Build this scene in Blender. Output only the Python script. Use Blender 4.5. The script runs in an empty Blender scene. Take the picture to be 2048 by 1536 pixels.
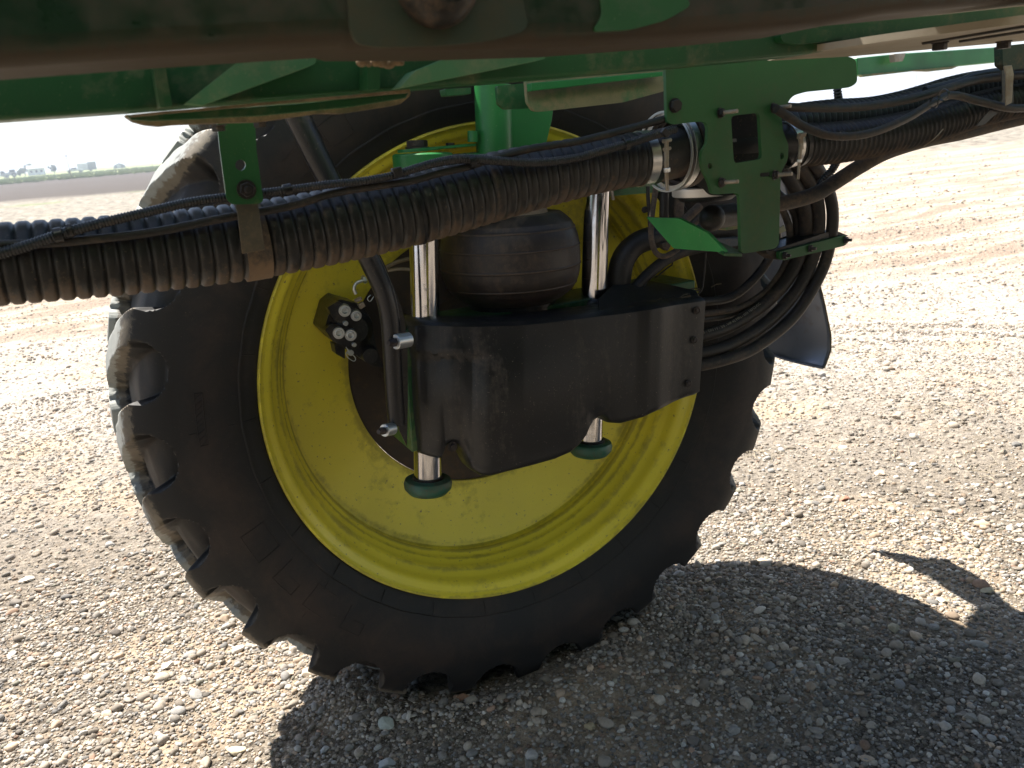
import bpy, math, random
import numpy as np
from mathutils import Vector, Matrix
from mathutils.geometry import tessellate_polygon

random.seed(7); rng = np.random.default_rng(7)
scene = bpy.context.scene
COL = scene.collection

# ------------------------------------------------------------------ camera
# world: X along the wheel (to the right), Y away from the camera side, Z up, ground at z = 0
HUB = 0.865                                   # wheel centre height
CAM = Vector((-0.8572, -1.9265, 0.5727 + HUB))
YAW, PITCH, ROLL = math.radians(24.336), math.radians(15.972), math.radians(4.745)
FPX = 1720.0                                  # focal length in pixels of a 2048 px wide frame
_h = Vector((math.sin(YAW), math.cos(YAW), 0)); _r = Vector((math.cos(YAW), -math.sin(YAW), 0)); _k = Vector((0, 0, 1))
FW = _h*math.cos(PITCH) - _k*math.sin(PITCH)
_u = _h*math.sin(PITCH) + _k*math.cos(PITCH)
RT = _r*math.cos(ROLL) - _u*math.sin(ROLL)
UP = _r*math.sin(ROLL) + _u*math.cos(ROLL)
cd = bpy.data.cameras.new('camera'); cam = bpy.data.objects.new('camera', cd); COL.objects.link(cam)
cd.sensor_width = 36.0; cd.lens = FPX/2048*36; cd.clip_start = 0.05; cd.clip_end = 12000
cam.matrix_world = Matrix(((RT.x, UP.x, -FW.x, CAM.x), (RT.y, UP.y, -FW.y, CAM.y), (RT.z, UP.z, -FW.z, CAM.z), (0, 0, 0, 1)))
cd.dof.use_dof = True; cd.dof.focus_distance = 1.95; cd.dof.aperture_fstop = 7.5
scene.camera = cam

# ------------------------------------------------------------------ light
SUN = Vector((-0.23, 0.52, 1.0)).normalized()
world = bpy.data.worlds.new("World"); scene.world = world; world.use_nodes = True
nt = world.node_tree; bg = nt.nodes['Background']
sky = nt.nodes.new('ShaderNodeTexSky'); sky.sky_type = 'NISHITA'; sky.sun_disc = False
sky.sun_elevation = math.asin(SUN.z); sky.sun_rotation = math.atan2(SUN.x, SUN.y)
sky.air_density = 1.0; sky.dust_density = 1.0; sky.ozone_density = 1.0
# milky white haze low over the plain, thinning upward
_g = nt.nodes.new('ShaderNodeTexCoord'); _s = nt.nodes.new('ShaderNodeSeparateXYZ'); nt.links.new(_g.outputs['Generated'], _s.inputs[0])
_rp = nt.nodes.new('ShaderNodeValToRGB'); _rp.color_ramp.elements[0].position = 0.0; _rp.color_ramp.elements[0].color = (1, 1, 1, 1)
_rp.color_ramp.elements[1].position = 0.09; _rp.color_ramp.elements[1].color = (0, 0, 0, 1); nt.links.new(_s.outputs[2], _rp.inputs[0])
_mx = nt.nodes.new('ShaderNodeMix'); _mx.data_type = 'RGBA'; nt.links.new(_rp.outputs[0], _mx.inputs[0]); nt.links.new(sky.outputs[0], _mx.inputs[6]); _mx.inputs[7].default_value = (7.9, 8.2, 8.8, 1)
nt.links.new(_mx.outputs[2], bg.inputs[0]); bg.inputs[1].default_value = 0.066
sl = bpy.data.lights.new('sun', 'SUN'); sl.energy = 5.0; sl.angle = math.radians(0.53); sl.color = (1.0, 0.95, 0.87)
so = bpy.data.objects.new('sun', sl); COL.objects.link(so)
so.rotation_euler = (-SUN).to_track_quat('-Z', 'Y').to_euler()
scene.view_settings.view_transform = 'Standard'; scene.view_settings.look = 'None'
scene.view_settings.exposure = 1.45; scene.view_settings.gamma = 1.0
try:
    scene.cycles.max_bounces = 10; scene.cycles.diffuse_bounces = 6
except Exception: pass

# ------------------------------------------------------------------ helpers
def ray(px, py): return FW*FPX + RT*(px-1024) + UP*(768-py)
def P(px, py, v):
    "the point of the plane y = v that the photograph shows at this pixel"
    d = ray(px, py); return CAM + d*((v-CAM.y)/d.y)
def PZ(px, py, z):
    d = ray(px, py); return CAM + d*((z-CAM.z)/d.z)
def depth(p): return (p-CAM).dot(FW)
def mpx(p): return depth(p)/FPX               # metres per photo pixel at p
def L3(v): return Vector(v)

def lin(c): return tuple((x/12.92 if x <= .04045 else ((x+.055)/1.055)**2.4) for x in (c[0]/255, c[1]/255, c[2]/255))

class MB:
    def __init__(s): s.v = []; s.f = []
    def add(s, vs, fs):
        o = len(s.v); s.v += [tuple(x) for x in vs]; s.f += [tuple(i+o for i in f) for f in fs]; return s

def build(name, mb, mat, parent=None, bevel=0.0, smooth=35, seg=2):
    me = bpy.data.meshes.new(name); me.from_pydata(mb.v, [], mb.f); me.update()
    if smooth:
        me.shade_smooth(); me.set_sharp_from_angle(angle=math.radians(smooth))
    me.materials.append(mat)
    ob = bpy.data.objects.new(name, me); COL.objects.link(ob)
    if parent: ob.parent = parent
    if bevel:
        m = ob.modifiers.new('bevel', 'BEVEL'); m.width = bevel; m.segments = seg; m.limit_method = 'ANGLE'; m.angle_limit = math.radians(40); m.harden_normals = False
    return ob

def empty(name, loc=(0, 0, 0), parent=None):
    o = bpy.data.objects.new(name, None); COL.objects.link(o); o.location = loc; o.empty_display_size = .1
    if parent: o.parent = parent
    return o

def tag(o, label, cat, group=None):
    o['label'] = label; o['category'] = cat
    if group: o['group'] = group
    return o

def prism(mb, outline, ext, holes=()):
    "a plate: outline (and holes) swept by the vector ext"
    loops = [list(outline)] + [list(h) for h in holes]
    allv = [p for l in loops for p in l]
    tris = tessellate_polygon([[Vector(p) for p in l] for l in loops])
    n = len(allv); vs = allv + [p+ext for p in allv]
    fs = []
    nrm = Vector((0, 0, 0))
    for t in tris:
        a, b, c = (allv[i] for i in t); 
        fl = (b-a).cross(c-a).dot(ext) > 0
        t = tuple(t)
        fs.append(t[::-1] if fl else t); fs.append(tuple(i+n for i in (t if fl else t[::-1])))
    o = 0
    for l in loops:
        m = len(l)
        for i in range(m):
            j = (i+1) % m; fs.append((o+i, o+j, o+n+j, o+n+i))
        o += m
    mb.add(vs, fs)
    return mb

def fixn(ob):
    import bmesh
    bm = bmesh.new(); bm.from_mesh(ob.data); bmesh.ops.remove_doubles(bm, verts=bm.verts, dist=1e-6)
    bmesh.ops.recalc_face_normals(bm, faces=bm.faces); bm.to_mesh(ob.data); bm.free(); return ob

def rnd(pts, r, k=4):
    "round the corners of a 2-D polyline loop; pts (x, y[, r])"
    out = []
    n = len(pts)
    for i in range(n):
        p = Vector(pts[i][:2]); a = Vector(pts[i-1][:2]); b = Vector(pts[(i+1) % n][:2])
        rr = pts[i][2] if len(pts[i]) > 2 else r
        rr = min(rr, (a-p).length*.45, (b-p).length*.45)
        if rr < .01: out.append(tuple(p)); continue
        s = p+(a-p).normalized()*rr; e = p+(b-p).normalized()*rr
        for j in range(k+1):
            t = j/k; out.append(tuple(s*(1-t)**2+p*2*t*(1-t)+e*t*t))
    return out

def px_plate(name, pts, v, th, mat, parent=None, r=0, holes=(), bevel=.0012, hr=0):
    "upright plate traced in the plane y = v, th metres thick (away from the camera)"
    pts = rnd(pts, r) if r else [tuple(q[:2]) for q in pts]
    hs = [[P(x, y, v) for x, y in (rnd(h, hr) if hr else h)] for h in holes]
    mb = MB(); prism(mb, [P(x, y, v) for x, y in pts], Vector((0, th, 0)), hs)
    return fixn(build(name, mb, mat, parent, bevel))

def catmull(pts, step):
    pts = [Vector(p) for p in pts]
    if len(pts) < 3:
        n = max(2, int((pts[1]-pts[0]).length/step)+1)
        return [pts[0].lerp(pts[1], i/(n-1)) for i in range(n)], [i/(n-1) for i in range(n)]
    ext = [pts[0]*2-pts[1]] + pts + [pts[-1]*2-pts[-2]]
    dense = []; par = []
    for i in range(1, len(ext)-2):
        p0, p1, p2, p3 = ext[i-1:i+3]
        for j in range(24):
            t = j/24
            dense.append(.5*((2*p1)+(p2-p0)*t+(2*p0-5*p1+4*p2-p3)*t*t+(3*p1-p0-3*p2+p3)*t**3)); par.append(i-1+t)
    dense.append(pts[-1]); par.append(len(pts)-1)
    cum = [0]
    for a, b in zip(dense, dense[1:]): cum.append(cum[-1]+(b-a).length)
    n = max(2, int(round(cum[-1]/step))+1); out = []; op = []; j = 0
    for i in range(n):
        s = cum[-1]*i/(n-1)
        while j < len(cum)-2 and cum[j+1] < s: j += 1
        t = (s-cum[j])/max(1e-9, cum[j+1]-cum[j]); out.append(dense[j].lerp(dense[j+1], min(1, t))); op.append(par[j]*(1-t)+par[j+1]*t)
    return out, op

def frames(c):
    n = len(c); T = []
    for i in range(n): T.append((c[min(n-1, i+1)]-c[max(0, i-1)]).normalized())
    ref = Vector((0, -1, 0)) if abs(T[0].y) < .9 else Vector((0, 0, 1))
    N = [(ref-T[0]*ref.dot(T[0])).normalized()]
    for i in range(1, n):
        q = N[-1]-T[i]*N[-1].dot(T[i]); N.append(q.normalized())
    return T, N, [T[i].cross(N[i]) for i in range(n)]

def tube(mb, pts, r, n=16, step=.012, corr=None, caps=True, pathinfo=None):
    "round bar through pts; r one radius or one per point; corr = (pitch, depth, kind)"
    if corr: step = corr[0]/(12 if corr[2] == 'rib' else 8)
    c, par = catmull(pts, step); T, N, B = frames(c)
    rs = []
    for i, q in enumerate(par):
        if isinstance(r, (list, tuple)):
            k = min(int(q), len(r)-2); rr = r[k]*(1-(q-k))+r[k+1]*(q-k)
        else: rr = r
        if corr:
            ph = (i*step/corr[0]) % 1.0
            if corr[2] == 'rib':   w = 1-min(1, abs(ph-.5)/.45)**4.5; w = max(0, w)
            elif corr[2] == 'wire': w = max(0, 1-abs(ph-.5)/.22)**.6
            else: w = .5-.5*math.cos(2*math.pi*ph)
            rr = rr-corr[1]+corr[1]*w
        rs.append(rr)
    vs = []; fs = []
    for i in range(len(c)):
        for k in range(n):
            a = 2*math.pi*k/n; vs.append(c[i]+(N[i]*math.cos(a)+B[i]*math.sin(a))*rs[i])
    for i in range(len(c)-1):
        for k in range(n):
            k2 = (k+1) % n; fs.append((i*n+k, i*n+k2, (i+1)*n+k2, (i+1)*n+k))
    if caps:
        fs.append(tuple(range(n))[::-1]); fs.append(tuple((len(c)-1)*n+k for k in range(n)))
    mb.add(vs, fs)
    if pathinfo is not None: pathinfo += [c, N, B, rs]
    return mb

def pxtube(name, pts, v, rpx, mat, parent, n=16, step=.012, corr=None, mb=None, info=None, smooth=60, more=(0, 0)):
    "pts (px, py[, v]); rpx the half width in photo pixels, one value or one per point"
    W = [P(p[0], p[1], p[2] if len(p) > 2 else v) for p in pts]
    R = [(rpx[i] if isinstance(rpx, (list, tuple)) else rpx)*mpx(W[i]) for i in range(len(W))]
    if more[0]:                                # runs on along the boom beyond the frame
        d = (W[0]-W[1]); k = int(more[0]/d.length); W = [W[0]+d*j for j in range(k, 0, -1)]+W; R = [R[0]]*k+R
    if more[1]:
        d = (W[-1]-W[-2]); k = int(more[1]/d.length); W = W+[W[-1]+d*j for j in range(1, k+1)]; R = R+[R[-1]]*k
    m = mb or MB(); tube(m, W, R, n, step, corr, pathinfo=info)
    if mb: return None
    return build(name, m, mat, parent, smooth=smooth)

def basis(axis):
    a = Vector(axis).normalized(); ref = Vector((0, 0, 1)) if abs(a.z) < .9 else Vector((1, 0, 0))
    x = ref.cross(a).normalized(); return x, a.cross(x), a

def lathe(mb, c, axis, prof, n=32, rot=0.0, closed=False):
    "prof [(radius, height along axis)]; radius 0 at an end closes it"
    x, y, a = basis(axis); c = Vector(c); vs = []; fs = []; idx = []
    for r, h in prof:
        if r < 1e-7: idx.append([len(vs)]); vs.append(c+a*h)
        else:
            idx.append(list(range(len(vs), len(vs)+n)))
            for k in range(n):
                t = 2*math.pi*k/n+rot; vs.append(c+x*math.cos(t)*r+y*math.sin(t)*r+a*h)
    rings = idx + ([idx[0]] if closed else [])
    for A, B in zip(rings, rings[1:]):
        for k in range(n):
            k2 = (k+1) % n
            if len(A) == 1 and len(B) == 1: continue
            if len(A) == 1: fs.append((A[0], B[k2], B[k])[::-1])
            elif len(B) == 1: fs.append((A[k], A[k2], B[0]))
            else: fs.append((A[k], A[k2], B[k2], B[k]))
    mb.add(vs, fs); return mb

def cyl(mb, a, b, r, n=24, r2=None, ch=0):
    a = Vector(a); b = Vector(b); h = (b-a).length; r2 = r if r2 is None else r2
    if ch: return lathe(mb, a, b-a, [(0, 0), (r-ch, 0), (r, ch), (r2, h-ch), (r2-ch, h), (0, h)], n)
    return lathe(mb, a, b-a, [(0, 0), (r, 0), (r2, h), (0, h)], n)

def box(mb, c, ex, ey, ez):
    "centre and three half-axis vectors"
    c, ex, ey, ez = map(Vector, (c, ex, ey, ez)); vs = []
    for i in (-1, 1):
        for j in (-1, 1):
            for k in (-1, 1): vs.append(c+ex*i+ey*j+ez*k)
    mb.add(vs, [(0, 1, 3, 2), (4, 6, 7, 5), (0, 4, 5, 1), (2, 3, 7, 6), (0, 2, 6, 4), (1, 5, 7, 3)]); return mb

def hexbolt(mb, c, axis, r, h, washer=0.0, shank=0, sr=0):
    a = Vector(axis).normalized(); c = Vector(c)
    if washer: lathe(mb, c, a, [(0, 0), (washer, 0), (washer, h*.18), (r*.6, h*.18)], 20)
    lathe(mb, c, a, [(r*.9, h*.18), (r, h*.24), (r, h*.9), (r*.9, h), (0, h)], 6, rot=.3)
    if shank: lathe(mb, c, a, [(sr, h*.9), (sr, h+shank-.001), (sr*.85, h+shank), (0, h+shank)], 12)
    return mb

# ------------------------------------------------------------------ materials
def nodes(name):
    m = bpy.data.materials.new(name); m.use_nodes = True
    return m, m.node_tree, m.node_tree.nodes['Principled BSDF']
def nd(t, ty, **kw):
    n = t.nodes.new(ty)
    for k, v in kw.items(): setattr(n, k, v)
    return n
def ramp(t, src, a, b, ca=(0, 0, 0, 1), cb=(1, 1, 1, 1)):
    r = nd(t, 'ShaderNodeValToRGB'); r.color_ramp.elements[0].position = a; r.color_ramp.elements[1].position = b
    r.color_ramp.elements[0].color = ca; r.color_ramp.elements[1].color = cb
    t.links.new(src, r.inputs[0]); return r.outputs[0]
def noise(t, vec, scale, detail=6, rough=.6, dist=0.0):
    n = nd(t, 'ShaderNodeTexNoise'); n.inputs['Scale'].default_value = scale; n.inputs['Detail'].default_value = detail
    n.inputs['Roughness'].default_value = rough; n.inputs['Distortion'].default_value = dist
    t.links.new(vec, n.inputs['Vector']); return n.outputs['Fac']
def mix(t, f, a, b):
    m = nd(t, 'ShaderNodeMix', data_type='RGBA')
    for s, i in ((f, 0), (a, 6), (b, 7)):
        if isinstance(s, (int, float)): m.inputs[i].default_value = s
        elif isinstance(s, tuple): m.inputs[i].default_value = (*s[:3], 1)
        else: t.links.new(s, m.inputs[i])
    return m.outputs[2]
def mth(t, op, a, b=None, c=None, clamp=False):
    m = nd(t, 'ShaderNodeMath', operation=op); m.use_clamp = clamp
    for i, s in enumerate((a, b, c)):
        if s is None: continue
        if isinstance(s, (int, float)): m.inputs[i].default_value = s
        else: t.links.new(s, m.inputs[i])
    return m.outputs[0]
def coord(t, scale=None, kind='Object'):
    tc = nd(t, 'ShaderNodeTexCoord').outputs[kind]
    if scale is None: return tc
    mp = nd(t, 'ShaderNodeMapping'); mp.inputs['Scale'].default_value = scale; t.links.new(tc, mp.inputs['Vector']); return mp.outputs[0]
def bump(t, b, h, strength=.3, dist=.002):
    n = nd(t, 'ShaderNodeBump'); n.inputs['Strength'].default_value = strength; n.inputs['Distance'].default_value = dist
    t.links.new(h, n.inputs['Height']); t.links.new(n.outputs[0], b.inputs['Normal'])

DUST = (.30, .19, .11)
def grime(name, base, rough=.45, metal=0.0, dust=DUST, amt=.5, dscale=9, specks=.35, bstr=.15, streak=None, low=0.0, coat=0.0, var=.25, fine=260, edge=0.0, rings=()):
    """painted / rubber / metal surface with dried dirt: amt = how much dirt (0..1), streak = stretch of the dirt pattern,
    low = extra dust colour on the faces that look down at the ground"""
    m, t, b = nodes(name); c = coord(t, streak)
    c0 = coord(t)
    n1 = noise(t, c, dscale, 8, .68, .4)
    n2 = noise(t, c0, dscale*7, 5, .7)
    f = mth(t, 'ADD', mth(t, 'MULTIPLY', n1, .66), mth(t, 'MULTIPLY', n2, .34))
    if edge:
        g2 = nd(t, 'ShaderNodeNewGeometry'); f = mth(t, 'ADD', f, mth(t, 'MULTIPLY', mth(t, 'SUBTRACT', g2.outputs['Pointiness'], .5), edge))
    if rings:
        s3 = nd(t, 'ShaderNodeSeparateXYZ'); t.links.new(c0, s3.inputs[0]); z3 = mth(t, 'SUBTRACT', s3.outputs[2], HUB)
        r3 = mth(t, 'SQRT', mth(t, 'ADD', mth(t, 'MULTIPLY', s3.outputs[0], s3.outputs[0]), mth(t, 'MULTIPLY', z3, z3)))
        for r0, w0, k0 in rings:
            g3 = mth(t, 'SUBTRACT', 1.0, mth(t, 'DIVIDE', mth(t, 'ABSOLUTE', mth(t, 'SUBTRACT', r3, r0)), w0), clamp=True)
            f = mth(t, 'ADD', f, mth(t, 'MULTIPLY', g3, k0))
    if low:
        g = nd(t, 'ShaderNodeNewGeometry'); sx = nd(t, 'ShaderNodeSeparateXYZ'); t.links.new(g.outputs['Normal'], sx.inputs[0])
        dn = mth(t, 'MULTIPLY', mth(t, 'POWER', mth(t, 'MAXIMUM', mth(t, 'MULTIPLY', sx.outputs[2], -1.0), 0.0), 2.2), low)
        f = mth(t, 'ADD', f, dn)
    hi = .66-.34*amt
    mask = ramp(t, f, hi-.05, hi+.09)
    mask = mth(t, 'MULTIPLY', mask, min(1, .35+amt*.6))
    sp = ramp(t, noise(t, c0, fine, 2, .5), .68, .76)
    vr = noise(t, c0, dscale*.6, 3, .5)
    basev = mix(t, ramp(t, vr, .3, .7), tuple(x*(1-var) for x in base), tuple(min(1, x*(1+var)) for x in base))
    dc = mix(t, n2, tuple(x*.6 for x in dust), tuple(min(1, x*1.35) for x in dust))
    col = mix(t, mask, basev, dc)
    col = mix(t, mth(t, 'MULTIPLY', sp, specks), col, tuple(min(1, x*1.5) for x in dust))
    t.links.new(col, b.inputs['Base Color'])
    rr = mth(t, 'ADD', mth(t, 'MULTIPLY', mask, .92-rough), rough)
    rr = mth(t, 'ADD', rr, mth(t, 'MULTIPLY', mth(t, 'SUBTRACT', n2, .5), .3), clamp=True)
    t.links.new(rr, b.inputs['Roughness'])
    if metal: t.links.new(mth(t, 'MULTIPLY', mth(t, 'SUBTRACT', 1.0, mask), metal), b.inputs['Metallic'])
    if coat: b.inputs['Coat Weight'].default_value = coat; b.inputs['Coat Roughness'].default_value = .15
    bump(t, b, mth(t, 'ADD', mth(t, 'MULTIPLY', mask, .6), noise(t, c0, fine*.8, 4, .6)), bstr, .0012)
    return m

M_strap = None
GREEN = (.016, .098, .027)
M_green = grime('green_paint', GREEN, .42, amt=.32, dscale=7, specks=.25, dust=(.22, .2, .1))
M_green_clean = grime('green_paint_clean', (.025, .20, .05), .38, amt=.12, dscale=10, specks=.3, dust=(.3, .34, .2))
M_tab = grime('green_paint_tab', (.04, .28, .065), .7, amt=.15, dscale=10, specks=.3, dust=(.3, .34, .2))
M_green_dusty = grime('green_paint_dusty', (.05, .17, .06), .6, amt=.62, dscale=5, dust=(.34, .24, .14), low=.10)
M_green_bracket = grime('green_paint_bracket', (.024, .115, .031), .5, amt=.40, dscale=7, dust=(.10, .13, .065), specks=.3)
M_mudlip = grime('dust_caked_flange', (.12, .10, .05), .8, amt=.55, dscale=14, dust=(.34, .22, .12), bstr=.5)
M_boomtube = grime('muddy_green_tube', (.009, .026, .011), .30, amt=.38, dscale=2.6, dust=(.09, .046, .024), specks=.08, low=.28)
M_cream = grime('cream_dusty_underside', (.42, .36, .26), .7, amt=.3, dscale=5, dust=(.30, .23, .14))
M_yellow = grime('yellow_rim_paint', (.88, .75, .06), .34, amt=.20, dscale=7, dust=(.17, .13, .06), specks=.95, edge=-2.2, rings=((.560, .007, .13), (.5435, .0035, .12), (.5325, .004, .13), (.522, .014, .12), (.600, .004, .10), (.362, .012, .08)), var=.07, fine=120)
M_hub = grime('rusty_hub_plate', (.055, .040, .030), .8, amt=.3, dscale=8, dust=(.14, .09, .05))
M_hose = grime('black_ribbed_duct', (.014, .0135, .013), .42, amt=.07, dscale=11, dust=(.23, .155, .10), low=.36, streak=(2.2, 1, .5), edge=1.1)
M_loom = grime('black_split_loom', (.02, .02, .022), .35, amt=.16, dscale=20, dust=(.18, .13, .09))
M_rubber = grime('black_rubber_hose', (.018, .016, .0145), .5, amt=.3, dscale=16, dust=(.14, .10, .07), low=.1)
M_rubber_tan = grime('dusty_rubber_hose', (.035, .029, .024), .65, amt=.45, dscale=14, dust=(.18, .13, .09), low=.1)
M_black = grime('black_plastic', (.012, .0125, .014), .40, amt=.22, dscale=9, dust=(.13, .105, .085), specks=.8, bstr=.3, streak=(2.4, 2.4, .28))
M_blackiron = grime('black_painted_steel', (.012, .012, .014), .33, amt=.22, dscale=12, dust=(.16, .12, .08), specks=.5)
M_chrome = grime('chromed_rod', (.58, .58, .60), .13, metal=1.0, amt=.06, dscale=7, specks=.06, var=.04, bstr=.02, dust=(.3, .25, .2), streak=(4, 4, .6))
M_steel = grime('bright_clamp_steel', (.66, .65, .63), .32, metal=1.0, amt=.06, dscale=14, specks=.15, var=.08, bstr=.05)
M_band = grime('brushed_band', (.75, .74, .72), .5, metal=.7, amt=.05, dscale=14, specks=.1, var=.05, bstr=.05)
M_zinc = grime('zinc_plated', (.62, .65, .66), .36, metal=.85, amt=.10, dscale=30, specks=.1, var=.05, bstr=.05)
M_bolt = grime('dark_bolt', (.035, .03, .03), .45, metal=.4, amt=.3, dscale=30, dust=(.2, .14, .1))
M_stud = grime('dusty_stud', (.35, .31, .25), .5, metal=.5, amt=.4, dscale=40)
M_tan = grime('dust_covered_plate', (.26, .19, .13), .85, amt=.6, dscale=12, dust=(.32, .23, .15))
M_pad = grime('air_spring_rubber', (.024, .018, .016), .45, amt=.28, edge=4.0, dscale=8, dust=(.15, .105, .07), specks=.4, streak=(1.4, 1.4, .6))
simple_tank = grime('white_tank_plastic', (.55, .55, .5), .5, amt=.2, dscale=2)
M_shield = grime('polished_deflector_steel', (.15, .17, .21), .36, metal=.5, amt=.25, dscale=6, dust=(.11, .07, .05))
M_cap = grime('teal_rod_cap', (.02, .10, .065), .4, amt=.4, dscale=22, dust=(.13, .08, .05))

M_strap = grime('dusty_strap_steel', (.09, .08, .06), .5, metal=.3, amt=.5, dscale=14, dust=(.22, .16, .10), low=.1)

def tyre_mat():
    m, t, b = nodes('tyre_rubber'); c = coord(t)
    s = nd(t, 'ShaderNodeSeparateXYZ'); t.links.new(c, s.inputs[0])
    z = mth(t, 'SUBTRACT', s.outputs[2], HUB)
    r = mth(t, 'SQRT', mth(t, 'ADD', mth(t, 'MULTIPLY', s.outputs[0], s.outputs[0]), mth(t, 'MULTIPLY', z, z)))
    n1 = noise(t, c, 6, 8, .65, .6); n2 = noise(t, c, 60, 5, .7); n3 = noise(t, c, 320, 3, .6)
    # brown film in a ring half-way up the sidewall
    ring = mth(t, 'SUBTRACT', 1.0, mth(t, 'MULTIPLY', mth(t, 'ABSOLUTE', mth(t, 'SUBTRACT', r, .745)), 11.0), clamp=True)
    f = mth(t, 'ADD', mth(t, 'MULTIPLY', n1, .8), mth(t, 'MULTIPLY', ring, .10))
    film = mth(t, 'MULTIPLY', ramp(t, mth(t, 'ADD', f, mth(t, 'MULTIPLY', n2, .2)), .50, .78), .62)
    col = mix(t, film, (.0105, .010, .0098), (.075, .046, .033))
    # dried tan mud on the outer two centimetres and the lug flanks
    edge = mth(t, 'ADD', r, mth(t, 'ADD', mth(t, 'MULTIPLY', mth(t, 'SUBTRACT', n2, .5), .035), mth(t, 'MULTIPLY', mth(t, 'SUBTRACT', n1, .5), .03)))
    # lugs only: pockets lie deeper in (their radius is smaller), so the mud line follows the worn lug tips
    mud = ramp(t, edge, .874, .879)
    tan = mix(t, n2, (.10, .08, .055), (.23, .19, .135))
    col = mix(t, mth(t, 'MULTIPLY', mth(t, 'MULTIPLY', mud, ramp(t, n1, .36, .52)), .9), col, tan)
    yv = ramp(t, s.outputs[1], .02, .05)
    grey = mix(t, n2, (.20, .21, .20), (.36, .38, .36))
    top = mth(t, 'MULTIPLY', ramp(t, edge, .894, .899), .85)  # sunlit look of the lug crests put into the colour
    col = mix(t, top, col, grey)
    sp = ramp(t, n3, .67, .73); col = mix(t, mth(t, 'MULTIPLY', sp, .30), col, (.26, .18, .12))
    t.links.new(col, b.inputs['Base Color']); b.inputs['Roughness'].default_value = .62
    b.inputs['Specular IOR Level'].default_value = .45
    bump(t, b, mth(t, 'ADD', n3, mth(t, 'MULTIPLY', n2, .8)), .22, .0012)
    return m
M_tyre = tyre_mat()

# ------------------------------------------------------------------ ground
def hgt(x, y):
    "height of the gravel yard"
    h = .010*np.sin(x*1.7+.4)*np.cos(y*1.3+1.0)+.006*np.sin(x*4.1+y*2.7)+.004*np.sin(x*9.3-y*7.1+1)+.003*np.sin(x*17+y*13)
    d = np.hypot(x-CAM.x, y-CAM.y)
    h = h*np.clip((60-d)/50, 0, 1)
    # gravel pushed up around the contact patch, hollow under it
    e = ((x-.0)/.46)**2+((y-.17)/.30)**2
    h = h+.030*np.exp(-((np.sqrt(e)-1.05)/.22)**2)-.012*np.exp(-e*1.2)
    h = h+np.clip(d-110, 0, 700)*.0068          # the plain rises a little towards the road
    # wheel ruts in the yard
    for y0, w, a in ((3.6, .35, .035), (4.9, .5, .03), (6.7, .4, .04), (8.4, .6, .05)):
        q = y-y0+.25*x
        h = h-a*np.exp(-(q/w)**2)+a*.6*np.exp(-((q-w*1.4)/(w*.5))**2)
    return h

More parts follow.
